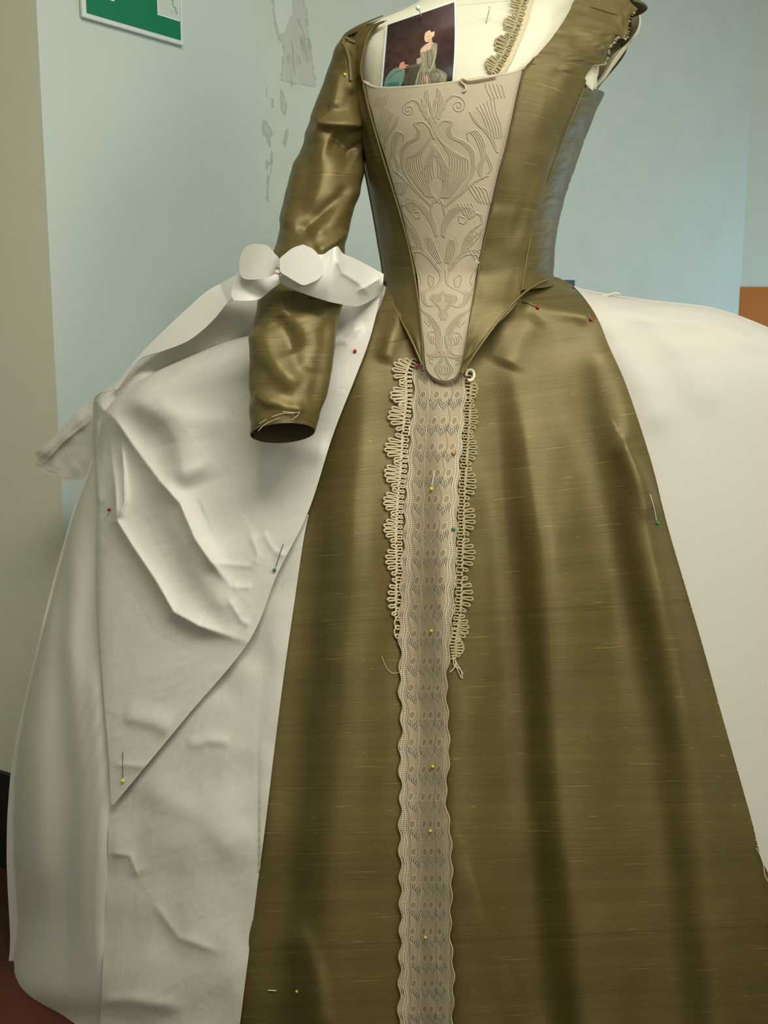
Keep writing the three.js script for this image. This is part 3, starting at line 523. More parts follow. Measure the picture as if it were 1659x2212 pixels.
  const inner = [[1356, 30], [1346, 58], [1338, 76], [1318, 92], [1300, 112], [1292, 138], [1282, 160], [1270, 182]];
  const innerPath = path2(inner);
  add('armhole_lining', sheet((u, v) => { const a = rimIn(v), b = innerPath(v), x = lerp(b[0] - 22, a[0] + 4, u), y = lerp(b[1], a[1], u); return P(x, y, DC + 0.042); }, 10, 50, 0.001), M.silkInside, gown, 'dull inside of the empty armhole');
  add('lining_tab', cutout([[1266, 158], [1274, 145], [1284, 139], [1294, 144], [1292, 162], [1285, 178], [1280, 195], [1272, 188], [1260, 172]], (x, y, r) => 1.452 - 0.004 * (1 - r * r) + 0.0008 * (x - 1264) , 0.001), M.fray, gown, 'cream torn lining tab under the armhole');
  const hairs = [];
  const edgeR = path2(R.slice(0, 11));
  for (let k = 0; k < 130; k++) { const [x, y] = edgeR(rnd()), [v, a] = torso.find(x, y, 0.008), p = torso.at(v, a, 0.0085), q = p.clone().add(V3((rnd() * 0.9 + 0.1) * 0.0035, -rnd() * 0.003, (rnd() - 0.3) * 0.003)); hairs.push(tube([p, p.clone().lerp(q, 0.5).add(V3(0, 0.0006, 0)), q], 0.00022, 3, 4)); }
  const fr = add('frayed_threads', mergeGeometries(hairs), M.fray, gown); fr.userData.kind = 'stuff';
  // piping: along both edges of the stomacher opening and the pointed waist
  add('edge_fold', edge(LL.slice(5), 0.0105, 0.0016, 120), M.silkBodice, gown);
  add('edge_fold', edge(L.slice(9), 0.0105, 0.0014, 120), M.silkBodice, gown);
  add('waist_piping', edge([[1184, 603], [1160, 614], [1128, 636], [1090, 676], [1058, 718], [1024, 766], [998, 808]], 0.010, 0.0018, 80), M.piping, gown);
  add('waist_piping', edge([[838, 642], [854, 669], [872, 702], [893, 744], [913, 790]], 0.010, 0.0018, 60), M.piping, gown);
  add('side_seam', edge([[1262, 190], [1222, 290], [1178, 412], [1147, 512], [1127, 628]], 0.0088, 0.0007, 80), M.piping, gown);
  add('neck_edge', edge([[830, 46], [808, 58], [793, 82], [784, 115], [779, 150], [783, 176]], 0.011, 0.0014, 50), M.silkBodice, gown);
  const yokeSeam = edge([[1250, 8], [1290, 18], [1330, 30], [1368, 40]], 0.0088, 0.0006, 30); add('shoulder_seam', yokeSeam, M.piping, gown);
}
{ // stomacher
  const st = sheet((() => {
    const a = path2(STL.map((p) => torso.find(p[0], p[1], 0.005))), b = path2(STR.map((p) => torso.find(p[0], p[1], 0.005)));
    const tip = (s) => 26 * Math.sqrt(Math.max(0, 1 - (s * 2 - 1) ** 2));
    const top = path2([[783, 176], [811, 190], [893, 189], [989, 178], [1062, 166], [1110, 158], [1134, 146]].map((p) => torso.find(p[0], p[1], 0.005)));
    const bottom = path2([[921, 800], [928, 812], [940, 823], [958, 829], [976, 824], [987, 814], [994, 802]].map((p) => torso.find(p[0], p[1], 0.005)));
    return (u, v) => {                                             // a patch between its four edges
      const A = a(v), B = b(v), Tp = top(u), Bt = bottom(u), c = [a(0), b(0), a(1), b(1)];
      const m = [0, 1].map((k) => lerp(A[k], B[k], u) + lerp(Tp[k], Bt[k], v) - lerp(lerp(c[0][k], c[1][k], u), lerp(c[2][k], c[3][k], u), v));
      return torso.at(m[0], m[1], 0.005 - 0.003 * smooth(Math.abs(u * 2 - 1), 0.9, 1) + (v > 0.97 ? -0.004 * (v - 0.97) / 0.03 : 0));
    };
  })(), 110, 260, 0.006);
  add('stomacher', st, M.brocade, gown, 'pale embossed brocade stomacher');
  const top = [[783, 176], [811, 189], [893, 188], [989, 177], [1062, 165], [1110, 157], [1134, 146]].map((p) => { const [v, a] = torso.find(p[0], p[1], 0.004); return torso.at(v, a, 0.0035); });
  add('top_binding', tube(top, 0.0022, 80, 8), new THREE.MeshStandardMaterial({ color: rgb('#bfb59d'), roughness: 0.8 }), gown);
}
{ // the sleeve
  const bump = (v, a) => {
    const [x, y] = project(sleeve.at(v, a, 0)); let h = 0.0012 * noise2(x / 20, y / 26);
    if (Math.cos(a) > -0.1) {
      h += fold(x, y, [[742, 100], [752, 150], [757, 210]], 0.008, 10, 12);
      h += fold(x, y, [[735, 150], [728, 200], [722, 240]], 0.007, 18, 14);
      h += fold(x, y, [[694, 268], [700, 272], [730, 276], [782, 270]], 0.017, 28, 8);
      h += fold(x, y, [[692, 262], [702, 310], [700, 380], [672, 470]], 0.012, 34, 26);
      h -= fold(x, y, [[712, 300], [745, 312], [778, 335]], 0.018, 20, 26);
      h += fold(x, y, [[770, 390], [735, 430], [712, 480], [668, 520]], 0.010, 22, 20);
      h += fold(x, y, [[655, 330], [640, 420], [622, 500]], 0.008, 20, 24);
      h -= fold(x, y, [[762, 392], [720, 440], [672, 486], [640, 505]], 0.010, 14, 14);
      h += fold(x, y, [[748, 500], [712, 525], [680, 545]], 0.008, 12, 14);
      h += fold(x, y, [[612, 620], [606, 660], [626, 690], [690, 680], [728, 660]], 0.007, 16, 30);
      h -= fold(x, y, [[625, 640], [660, 652], [700, 650]], 0.008, 14, 16);
      h += fold(x, y, [[556, 700], [576, 750], [606, 800], [650, 838]], 0.008, 22, 26);
      h += fold(x, y, [[655, 700], [676, 750], [668, 810]], 0.005, 26, 26);
      h -= fold(x, y, [[594, 680], [622, 725], [636, 765]], 0.009, 20, 24);
      h += fold(x, y, [[716, 690], [704, 780], [692, 890]], 0.006, 14, 12);
      h += fold(x, y, [[552, 840], [578, 866], [620, 888], [662, 892]], 0.007, 18, 16);
    }
    return h;
  };
  const geo = sheet((u, v) => {
    const r = v * sleeve.n, a = (u * 2 - 1) * Math.PI, p = sleeve.at(r, a, bump(r, a)), end = smooth(r, 10.5, 12);
    p.y += end * (0.016 * Math.cos(a) - 0.006); return p;
  }, 150, 260, 0.0014, true);
  const s = add('sleeve', geo, M.silkSleeve, gown, 'long bent silk sleeve with an open end');
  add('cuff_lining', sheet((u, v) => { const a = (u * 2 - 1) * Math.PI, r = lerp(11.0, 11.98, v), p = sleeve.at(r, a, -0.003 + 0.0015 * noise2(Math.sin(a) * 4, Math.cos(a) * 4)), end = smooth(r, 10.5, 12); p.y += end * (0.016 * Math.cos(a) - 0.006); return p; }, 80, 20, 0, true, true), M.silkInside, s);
  add('sleeve_head', tube([[768, 92], [756, 88], [745, 82], [741, 92], [748, 106], [754, 128], [756, 150], [758, 175]].map(([x, y]) => P(x, y, 1.462)), 0.0028, 60, 8), M.silkSleeve, s);
  const bast = [[[558, 931], [572, 917], [590, 908], [604, 903]], [[610, 889], [640, 891], [648, 890]], [[648, 890], [640, 900], [630, 906]], [[560, 915], [576, 906]], [[588, 900], [612, 893], [636, 893]]];
  add('basting_thread', mergeGeometries(bast.map((l) => tube(l.map(([x, y]) => P(x, y, 1.2655)), 0.00035, 12, 4))), M.thread, s);
}
// ---------------------------------------------------------------- skirts
{
  const t = thing('underskirt', 'wide white cotton underskirt spread over hip panniers, behind the silk panel', 'underskirt');
  const side = (x, y) => fold(x, y, [[1240, 655], [1330, 720], [1400, 840], [1440, 950]], 0.010, 26, 34) + fold(x, y, [[1300, 660], [1450, 740], [1560, 900]], 0.006, 30, 34) + fold(x, y, [[1340, 668], [1440, 690], [1500, 692], [1570, 708], [1680, 765]], 0.008, 9, 16) + fold(x, y, [[1260, 640], [1330, 660], [1420, 700], [1500, 780]], 0.005, 16, 20)
    + fold(x, y, [[165, 1100], [150, 1400], [180, 1700], [170, 2200]], 0.02, 34, 16) + fold(x, y, [[110, 1250], [75, 1600], [80, 2000]], 0.02, 40, 34) + fold(x, y, [[200, 1400], [222, 1700], [210, 2200]], 0.02, 20, 16);
  add('skirt', sheet((u, v) => {
    const r = v * skirt.n, a = (u * 2 - 1) * Math.PI, q = skirt.at(r, a), p = q;
    if (Math.cos(a) > 0) { const [x, y] = project(q), d = skirtDepth(x, y) - side(x, y) * smooth(Math.cos(a), 0, 0.15); return P(x, y, Math.max(d, -q.z - 0.06)); }
    return p;
  }, 220, 200, 0.0015, true), M.cotton, t);
  add('waist_tape', tube([[1236, 640], [1262, 637], [1290, 641], [1312, 638], [1330, 634], [1338, 636]].map(([x, y]) => P(x, y, 1.555)), 0.0024, 40, 8), M.cotton, t, 'cream cotton waist tape end');
}
{
  const t = thing('petticoat_panel', 'long olive gold slubbed silk skirt panel falling from the waist', 'skirt panel');
  const L = [[840, 588], [826, 650], [788, 730], [735, 840], [690, 955], [645, 1085], [615, 1230], [588, 1420], [566, 1580], [542, 1770], [527, 1890], [508, 2050], [470, 2420]];
  const R = [[1180, 590], [1238, 620], [1286, 682], [1314, 748], [1354, 840], [1406, 1000], [1442, 1142], [1512, 1380], [1562, 1560], [1620, 1765], [1645, 1858], [1704, 1995], [1800, 2380]];
  const a = path2(L), b = path2(R);
  add('silk_panel', sheet((u, v) => { const p = a(v), q = b(v), sag = 26 * Math.sin(Math.PI * u) * (0.2 + v), x = lerp(p[0], q[0], u), y = lerp(p[1], q[1], u) + (v > 0.02 ? 0 : 0); return P(x, y, oliveDepth(x, y)); }, 300, 420, 0.0012), M.silk, t);
  add('selvage', tube(Array.from({ length: 90 }, (_, k) => { const [x, y] = b(0.03 + 0.94 * k / 89); return P(x + 0.5, y, oliveDepth(x, y) + 0.0004); }), 0.0009, 240, 5), M.piping, t);
  const sel = b; const tufts = []; for (let k = 0; k < 22; k++) { const [x, y] = sel(0.45 + 0.4 * rnd()), p = P(x, y, oliveDepth(x, y) - 0.0005); tufts.push(tube([p, p.clone().add(V3(0.001 + rnd() * 0.003, (rnd() - 0.5) * 0.005, 0.001)), p.clone().add(V3(rnd() * 0.003, (rnd() - 0.5) * 0.012, 0.001))], 0.0003, 4, 4)); }
  add('selvage_threads', mergeGeometries(tufts), M.thread, t).userData.kind = 'stuff';
  const n = (list) => tube(list.map(([x, y]) => P(x, y, oliveDepth(x, y) - 0.0006)), 0.0005, 30, 5);
  add('dart_seam', n([[838, 741], [852, 737], [866, 733], [880, 726]]), M.piping, t);
  add('loose_thread', tube([[1634, 1832], [1644, 1852], [1650, 1872], [1652, 1890], [1660, 1905], [1668, 1920]].map(([x, y]) => P(x, y, oliveDepth(Math.min(x, 1640), y) - 0.004)), 0.0006, 30, 5), M.thread, t);
}
// ---------------------------------------------------------------- paper pattern pieces
{
  const t = thing('paper_pattern', 'large crumpled white paper drape gathered from the left hip towards the silk panel', 'paper pattern');
  const L = [[248, 840], [204, 860], [201, 900], [205, 980], [210, 1100], [208, 1200], [212, 1330], [222, 1480], [234, 1620], [240, 1737]];
  const R = [[830, 596], [816, 665], [796, 740], [765, 822], [719, 940], [665, 1107], [598, 1242], [537, 1386], [400, 1552], [245, 1739]];
  const a = path2(L), b = path2(R);
  const topEdge = [[0, 840], [55, 786], [102, 745], [152, 713], [202, 682], [272, 640], [352, 612], [452, 600], [582, 596]];
  const topY = (u) => { const x = u * 582; let k = 0; while (k < topEdge.length - 2 && x > topEdge[k + 1][0]) k++; return lerp(topEdge[k][1], topEdge[k + 1][1], (x - topEdge[k][0]) / (topEdge[k + 1][0] - topEdge[k][0])); };
  add('draped_sheet', sheet((u, v) => { const p = a(v), q = b(v), x = lerp(p[0], q[0], u), y = lerp(p[1], q[1], u) + (topY(u) - lerp(840, 596, u)) * (1 - v) ** 6; return P(x, y, drapeDepth(x, y) + 0.05 * Math.exp(-(x - 200) / 7) * (x < 240 ? 1 : 0)); }, 260, 320, 0.0005), M.paper, t);
  const fa = path2([[200, 864], [176, 880], [150, 906], [118, 944], [90, 968], [76, 982], [76, 1000], [82, 1012]]), fb = path2([[204, 866], [206, 890], [208, 930], [208, 970], [206, 1000], [204, 1022], [160, 1038], [112, 1030]]);
  add('hanging_flap', sheet((u, v) => { const p = fa(v), q = fb(v), x = lerp(p[0], q[0], u), y = lerp(p[1], q[1], u); return P(x, y, 1.605 + 0.0005 * (200 - x) - fold(x, y, [[200, 885], [150, 925], [110, 965], [78, 992]], 0.010, 12, 30) - fold(x, y, [[200, 905], [140, 952], [96, 1000]], 0.008, 10, 16, 1) + 0.0016 * noise2(x / 18, y / 22)); }, 60, 60, 0.0005), M.paper, t, 'crumpled paper end hanging behind the hip');
}
{
  const t = thing('paper_pattern', 'straight white paper pattern sheet hanging under the crumpled drape, along the silk panel', 'paper pattern');
  const L = [[216, 1250], [222, 1400], [226, 1560], [233, 1690], [234, 1800], [231, 1900], [224, 2050], [217, 2212], [212, 2420]];
  const R = [[667, 1111], [655, 1170], [636, 1300], [613, 1460], [590, 1640], [572, 1790], [555, 1920], [536, 2070], [492, 2420]];
  const a = path2(L), b = path2(R);
  add('hanging_sheet', sheet((u, v) => { const p = a(v), q = b(v), x = lerp(p[0], q[0], u), y = lerp(p[1], q[1], u); return P(x, y, lowerDepth(x, y)); }, 140, 240, 0.0006), M.paper, t);
}
{
  const t = thing('paper_strip', 'long curved white paper strip running from the elbow bow down over the left hip', 'paper strip');
  const up = path2([[600, 570], [555, 578], [515, 592], [480, 611], [444, 632], [398, 673], [348, 720], [303, 766], [270, 805], [246, 839]]), lo = path2([[600, 640], [556, 646], [520, 641], [496, 650], [466, 686], [435, 716], [400, 740], [348, 760], [303, 776], [254, 842]]);
  add('strip', sheet((u, v) => {
    const p = up(v), q = lo(v), x = lerp(p[0], q[0], u), y = lerp(p[1], q[1], u), away = 1 - 0.75 * smooth(v, 0.6, 1);
    return P(x, y, skirtDepth(Math.max(x, 205), y) - 0.036 - away * (0.014 + 0.03 * u) - (v < 0.35 ? 0.06 * (1 - v / 0.35) : 0));
  }, 40, 140, 0.0006, false, true), M.paperStiff, t);
}
{
  const t = thing('paper_cuff', 'white paper cuff band wrapped round the elbow of the silk sleeve', 'paper cuff');
  const up = path2([[598, 580], [630, 560], [664, 548], [694, 550], [712, 540], [728, 532], [742, 548], [770, 560], [800, 576], [829, 592]]), lo = path2([[604, 608], [618, 618], [640, 628], [664, 637], [692, 646], [716, 653], [742, 658], [768, 662], [800, 650], [826, 628]]);
  add('front_band', sheet((u, v) => {
    const p = up(u), q = lo(u), x = lerp(p[0], q[0], v), y = lerp(p[1], q[1], v), d = lerp(1.312, 1.46, smooth(u, 0.5, 1)) + (u < 0.2 ? (0.2 - u) * 0.05 : 0);
    return P(x, y, d - 0.012 * Math.sin(v * 3.1) - 0.012 * v * (1 - u) - fold(x, y, [[720, 548], [740, 590], [775, 612], [800, 640]], 0.012, 20, 9, 1) - fold(x, y, [[768, 632], [800, 615], [826, 598]], 0.008, 12, 8, 1));
  }, 90, 40, 0.0006), M.paperStiff, t);
  const ua = path2([[512, 588], [540, 586], [570, 586], [600, 590]]), la = path2([[499, 634], [505, 648], [524, 650], [546, 649], [562, 645], [578, 633], [592, 621], [608, 611]]);
  add('under_flap', sheet((u, v) => { const p = ua(u), q = la(u), x = lerp(p[0], q[0], v), y = lerp(p[1], q[1], v); return P(x, y, 1.332 - 0.010 * Math.sin(u * 5) - 0.012 * v); }, 50, 24, 0.0006), M.paperStiff, t);
}
{
  const t = thing('paper_bow', 'white paper bow cut out and pinned on the sleeve at the elbow', 'paper bow');
  add('bow_loop', cutout([[550, 526], [576, 530], [592, 546], [606, 564], [607, 582], [590, 594], [566, 602], [540, 604], [522, 598], [517, 580], [519, 556], [530, 534]], (x, y, r) => 1.304 - 0.016 * Math.cos(((x - 562) / 52) * 1.4 + (y - 565) / 90) + 0.00018 * (606 - x)), M.paperStiff, t);
  add('bow_loop', cutout([[655, 528], [676, 538], [690, 554], [698, 572], [697, 590], [688, 603], [672, 611], [656, 616], [638, 608], [622, 598], [605, 585], [604, 562], [616, 548], [634, 535]], (x, y, r) => 1.294 - 0.005 * Math.cos(((x - 650) / 50) * 1.3) + 0.00006 * (x - 650)), M.paperStiff, t);
  add('pinch', new THREE.SphereGeometry(0.004, 12, 8).scale(1.2, 0.7, 0.5).translate(...P(601, 588, 1.293).toArray()), new THREE.MeshStandardMaterial({ color: rgb('#e8c9c6'), roughness: 0.8 }), t, 'pinkish pinched middle');
}
// ---------------------------------------------------------------- lace band and looped trims
const laceL = path2([[893, 786], [893, 850], [888, 905], [884, 960], [879, 1020], [874, 1085], [872, 1150], [869, 1215], [866, 1290], [863, 1350], [866, 1420], [864, 1480], [869, 1560], [864, 1630], [867, 1720], [864, 1800], [866, 1900], [866, 2010], [864, 2110], [862, 2230], [860, 2420]]);
const laceR = path2([[1008, 780], [1006, 850], [1002, 905], [998, 960], [992, 1020], [990, 1085], [987, 1150], [986, 1215], [982, 1290], [975, 1350], [969, 1420], [963, 1480], [967, 1560], [969, 1630], [962, 1720], [972, 1800], [975, 1900], [972, 2010], [979, 2110], [976, 2230], [980, 2420]]);
const laceDepth = (x, y) => oliveDepth(x, y) - 0.0032 - 0.0008 * noise2(x / 18, y / 30);
{
  const t = thing('lace_band', 'long strip of beige openwork lace pinned down the middle of the silk panel', 'lace');
  add('lace_strip', sheet((u, v) => {
    const p = laceL(v), q = laceR(v), sc = 3.5, s1 = sc * Math.sin(p[1] / 57 * 6.283), s2 = sc * Math.sin(q[1] / 57 * 6.283 + 1.5), x = lerp(p[0] - s1, q[0] + s2 * 0.7, u), y = lerp(p[1], q[1], u) - 0 + (v === 0 ? 0 : 0);
    return P(x, y, laceDepth(x, y) - 0.0004 * (1 + Math.sin(u * 13)));
  }, 60, 560, 0.0006), lace, t);
  const picot = []; for (const [f, s, from] of [[laceL, -1, 0.33], [laceR, 1, 0.42]]) for (let k = 0; k < 420; k++) { const v = from + (1 - from) * k / 420, [x0, y] = f(v), x = x0 + s * 3.5 * Math.sin(y / 57 * 6.283 + (s > 0 ? 1.5 : 0)) * (s > 0 ? 0.7 : 1); picot.push(P(x + s * 0.6, y, laceDepth(x, y) - 0.0008)); }
  const half = picot.length / 2;
  add('lace_edging', mergeGeometries([tube(picot.slice(0, half), 0.0009, 900, 5), tube(picot.slice(half), 0.0009, 900, 5)]), new THREE.MeshStandardMaterial({ color: rgb('#b9a684'), roughness: 0.85 }), t);
}
// A gimp trim: a zigzag header and fans of loops, laid along a line of the photograph; side -1 loops to the left.
function trim(t, line, depth, side, fans, reach, material, first = 0.04, last = 0.97, loopsEach = 6) {
  const place = (x, y, lift) => P(x, y, depth(x, y) - lift), tangent = (v) => { const [x0, y0] = line(clamp(v - 0.004)), [x1, y1] = line(clamp(v + 0.004)), l = Math.hypot(x1 - x0, y1 - y0); return [(x1 - x0) / l, (y1 - y0) / l]; };
  const local = (v, out, along, lift) => { const [x, y] = line(v), [tx, ty] = tangent(v), nx = side * ty, ny = -side * tx; return place(x + nx * out + tx * along, y + ny * out + ty * along, lift); };
  const zig = [], len = (() => { let l = 0; for (let k = 0; k < 100; k++) { const a = line(k / 100), b = line((k + 1) / 100); l += Math.hypot(b[0] - a[0], b[1] - a[1]); } return l; })(), n = Math.round(len / 12);
  for (let k = 0; k <= n; k++) { const v = k / n; zig.push(local(v, 1, -3, 0.0026), local(v, 9, -4, 0.003), local(v, 12, 0, 0.0034), local(v, 9, 3.5, 0.003), local(v, 1, 3, 0.0026)); }
  add('braid_header', tube(zig, 0.0013, zig.length * 3, 5), material, t);
  const beads = []; for (let k = 0; k <= n * 2; k++) beads.push(local(k / (n * 2), 12.5 + (k % 2 ? 2.2 : 0), 0, 0.0036));
  add('chain_stitch', tube(beads, 0.0011, beads.length * 3, 5), material, t);
  for (let f = 0; f < fans; f++) {
    const mid = lerp(first, last, (f + 0.5) / fans), width = (last - first) / fans * 0.86, pts = [], R = typeof reach === 'function' ? reach(f) : reach;
    if (R <= 0) continue;
    for (let k = 0; k < loopsEach; k++) {
      const q = (k + 0.5) / loopsEach * 2 - 1, out = 14 + R * Math.pow(1 - q * q, 0.75) * (0.93 + 0.1 * rnd()), v = mid + q * width * 0.5, fan = q * 5, w = 2.6;
      pts.push(local(v, 12, -w * 0.8, 0.003), local(v, out * 0.6, -w + fan * 0.5, 0.0036), local(v, out - 2, -w * 1.05 + fan, 0.0042), local(v, out, fan, 0.0045), local(v, out - 2, w * 1.05 + fan, 0.0042), local(v, out * 0.6, w + fan * 0.5, 0.0036), local(v, 12, w * 0.8, 0.003));
    }
    add('loop_scallop', tube(pts, 0.0013, pts.length * 4, 6), material, t);
  }
}
{
  const t = thing('looped_trim', 'cream looped gimp trim along the left edge of the lace', 'trim');
  trim(t, path2([[900, 782], [889, 815], [890, 860], [886, 900], [881, 960], [878, 1010], [873, 1060], [870, 1110], [868, 1160], [869, 1220], [868, 1290], [866, 1375]]), oliveDepth, -1, 9.7 | 0 || 9, (f) => [30, 32, 34, 36, 34, 29, 26, 22, 17][f] ?? 10, M.cord, 0.01, 0.96);
}
{
  const t = thing('looped_trim', 'darker looped gimp trim along the right edge of the lace, frayed at its lower end', 'trim');
  trim(t, path2([[1007, 815], [1004, 850], [1002, 905], [998, 960], [994, 1020], [990, 1085], [989, 1150], [986, 1215], [984, 1290], [978, 1350], [972, 1390], [973, 1420]]), oliveDepth, 1, 9, (f) => [13, 16, 20, 23, 24, 25, 24, 22, 16][f], M.cordGreen, 0.02, 0.99);
  add('end_ring', tube([[1006, 812], [1009, 802], [1017, 799], [1023, 805], [1023, 815], [1017, 822], [1010, 821]].map(([x, y]) => P(x, y, oliveDepth(x, y) - 0.006)), 0.0022, 40, 8), M.thread, t);
  const ends = [[[976, 1415], [984, 1432], [980, 1444], [972, 1452]], [[980, 1420], [988, 1436], [996, 1450], [999, 1466]], [[982, 1420], [986, 1440], [992, 1455], [996, 1464]], [[978, 1418], [982, 1440], [992, 1444], [1000, 1456]]];
  add('frayed_end', mergeGeometries(ends.map((l) => tube(l.map(([x, y]) => P(x, y, oliveDepth(x, y) - 0.003)), 0.0008, 16, 5))), M.cord, t);
}
{
  const t = thing('looped_trim', 'short greenish looped trim lying across the bare chest of the dress form', 'trim');
  const chest = (x, y) => { const [v, a] = torso.find(x, y, -0.004); return -torso.at(v, a, -0.004).z; };
  trim(t, path2([[1152, -30], [1140, 5], [1130, 40], [1122, 66], [1110, 95], [1098, 122], [1082, 150], [1072, 164]]), chest, -1, 4, (f) => [22, 24, 26, 24][f], M.cordGreen, -0.02 + 0.04, 0.98);
  const band = path2([[1156, -30], [1144, 5], [1136, 40], [1127, 68], [1115, 98], [1104, 124], [1088, 152], [1078, 166]]);
  add('braid_edge', sheet((u, v) => { const [x, y] = band(v); return P(x - 7 + 11 * u, y + 3 * u, chest(x, y) - 0.002 - 0.0012 * Math.abs(Math.sin(v * 60 + u * 6))); }, 8, 140, 0.0012), M.cord, t);
  add('tail_end', tube([[1072, 164], [1052, 168], [1030, 172], [1010, 174], [999, 170], [994, 174], [998, 179], [1004, 184], [1006, 194], [1000, 198]].map(([x, y], k) => P(x, y, chest(x, Math.min(y, 170)) - 0.013)), 0.0014, 60, 6), M.cord, t);
}
// ---------------------------------------------------------------- portrait print tucked into the neckline
{
  const t = thing('portrait_print', 'small printed portrait of a seated lady in a grey gown, tucked into the neckline', 'print');
  const art = canvasTexture(512, 640, (g) => {
    const bg = g.createLinearGradient(0, 0, 512, 640); bg.addColorStop(0, '#2b211b'); bg.addColorStop(0.5, '#4a3029'); bg.addColorStop(1, '#1d1613'); g.fillStyle = bg; g.fillRect(0, 0, 512, 640);
    const blob = (pts, c) => { g.fillStyle = c; g.beginPath(); const f = path2([...pts, pts[0]]); for (let k = 0; k <= 60; k++) g.lineTo(...f(k / 60)); g.closePath(); g.fill(); };
    for (let k = 0; k < 300; k++) { g.fillStyle = `rgba(${rnd() < 0.5 ? '80,50,40' : '20,14,12'},0.10)`; g.beginPath(); g.ellipse(rnd() * 512, rnd() * 640, 40, 16, rnd() * 3, 0, 7); g.fill(); }
    blob([[20, 640], [10, 560], [40, 470], [90, 430], [135, 430], [150, 480], [140, 570], [110, 640]], '#6e8d7c'); blob([[20, 640], [20, 600], [60, 560], [110, 560], [120, 600], [104, 640]], '#3c7468');
    g.strokeStyle = '#8f8a6a'; g.lineWidth = 6; g.beginPath(); g.moveTo(110, 640); g.quadraticCurveTo(170, 540, 150, 455); g.stroke();
    blob([[180, 640], [150, 560], [180, 470], [235, 430], [270, 440], [330, 470], [420, 520], [470, 570], [480, 640]], '#4c463a');
    blob([[235, 640], [250, 520], [270, 430], [262, 360], [258, 310], [292, 272], [330, 262], [368, 280], [380, 330], [372, 420], [382, 480], [360, 560], [350, 640]], '#8b836a');
    blob([[352, 470], [420, 500], [470, 550], [462, 590], [420, 600], [370, 580], [340, 530]], '#7d7560'); blob([[370, 580], [440, 600], [470, 640], [330, 640]], '#6a6350');
    blob([[262, 330], [270, 300], [296, 276], [330, 264], [356, 276], [340, 310], [300, 330]], '#d9b394'); blob([[340, 280], [370, 278], [386, 310], [372, 430], [340, 520], [318, 560], [312, 520], [340, 430], [338, 340]], '#938a70');
    blob([[300, 540], [318, 528], [334, 548], [340, 600], [330, 616], [314, 590]], '#d7a588'); blob([[110, 420], [120, 390], [146, 384], [150, 410], [178, 420], [160, 446], [116, 446]], '#cf8c74');
    blob([[160, 425], [230, 420], [262, 380], [270, 440], [230, 450], [168, 448]], '#5d5646'); blob([[236, 380], [262, 372], [276, 400], [258, 428], [240, 420]], '#a39a80');
    blob([[286, 214], [292, 176], [316, 164], [340, 178], [344, 220], [330, 252], [306, 254], [290, 238]], '#e0bb9b'); blob([[318, 240], [340, 232], [346, 268], [318, 270]], '#d2a98a'); blob([[312, 168], [330, 160], [352, 172], [362, 190], [358, 216], [346, 226], [340, 196]], '#d9c6a0'); blob([[326, 160], [350, 158], [356, 176], [340, 182]], '#241a18');
    g.strokeStyle = 'rgba(60,56,44,0.7)'; g.lineWidth = 5; for (let k = 0; k < 9; k++) { g.beginPath(); g.moveTo(250 + k * 24, 640); g.quadraticCurveTo(270 + k * 16, 560, 268 + k * 12, 500); g.stroke(); }
    g.strokeStyle = 'rgba(190,182,156,0.6)'; g.lineWidth = 4; for (let k = 0; k < 7; k++) { g.beginPath(); g.moveTo(350 + k * 18, 600 + k * 3); g.quadraticCurveTo(380 + k * 12, 560, 360 + k * 10, 520); g.stroke(); }
    g.lineCap = 'round'; g.strokeStyle = 'rgba(205,197,168,0.35)'; g.lineWidth = 10; for (const l of [[[352, 300], [376, 360], [362, 440], [340, 500]], [[276, 340], [292, 400], [290, 450]], [[258, 500], [246, 570], [240, 630]], [[300, 470], [296, 540], [290, 620]], [[420, 530], [452, 566], [456, 590]]]) { const f = path2(l); g.beginPath(); for (let k = 0; k <= 20; k++) g.lineTo(...f(k / 20)); g.stroke(); }
    g.strokeStyle = 'rgba(44,40,32,0.4)'; g.lineWidth = 8; for (const l of [[[340, 330], [352, 400], [338, 480]], [[312, 320], [318, 400], [330, 470]], [[206, 480], [190, 560], [200, 640]], [[380, 500], [420, 540], [400, 590]], [[44, 520], [90, 470], [132, 462]]]) { const f = path2(l); g.beginPath(); for (let k = 0; k <= 20; k++) g.lineTo(...f(k / 20)); g.stroke(); }
    g.fillStyle = '#5b2f2a'; g.fillRect(300, 208, 8, 3); g.fillRect(320, 208, 8, 3); g.fillStyle = '#a8665a'; g.fillRect(306, 236, 14, 4);
  });
  const quad = (u, v) => { const bow = 4 * Math.sin(v * 3.14) * u; return [lerp(lerp(834, 985, u), lerp(820, 978, u), v) + bow, lerp(lerp(52, -1, u), lerp(214, 208, u), v)]; };
  const chestAt = (x, y, off) => { const [r, f] = torso.find(x, y, off); return -torso.at(r, f, off).z; }, nodes = [];
  for (let j = 0; j <= 8; j++) nodes.push(Array.from({ length: 21 }, (_, k) => chestAt(...quad(k / 20, 0.3 + 0.7 * j / 8), lerp(0.002, -0.0022, smooth(j / 8, 0.7, 0.95)))));
  const depth = (u, v) => { const w = (v - 0.3) / 0.7 * 8, at = (k) => spline(nodes.map((l) => l[k]), Math.max(w, 0)), i = clamp(Math.floor(u * 20), 0, 19), d = lerp(at(i), at(i + 1), u * 20 - i); return w < 0 ? d - w * 0.004 : d; };      // follows the chest
  const card = (m) => (u, v) => { const uu = m + (1 - 2 * m) * u, vv = m * 0.8 + (1 - m * 0.8) * v, [x, y] = quad(uu, vv); return P(x, y, depth(uu, vv) - (m ? 0.0009 : 0)); };
  add('card', sheet(card(0), 30, 30, 0.0006), new THREE.MeshStandardMaterial({ color: rgb('#dfe4e0'), roughness: 0.4 }), t);
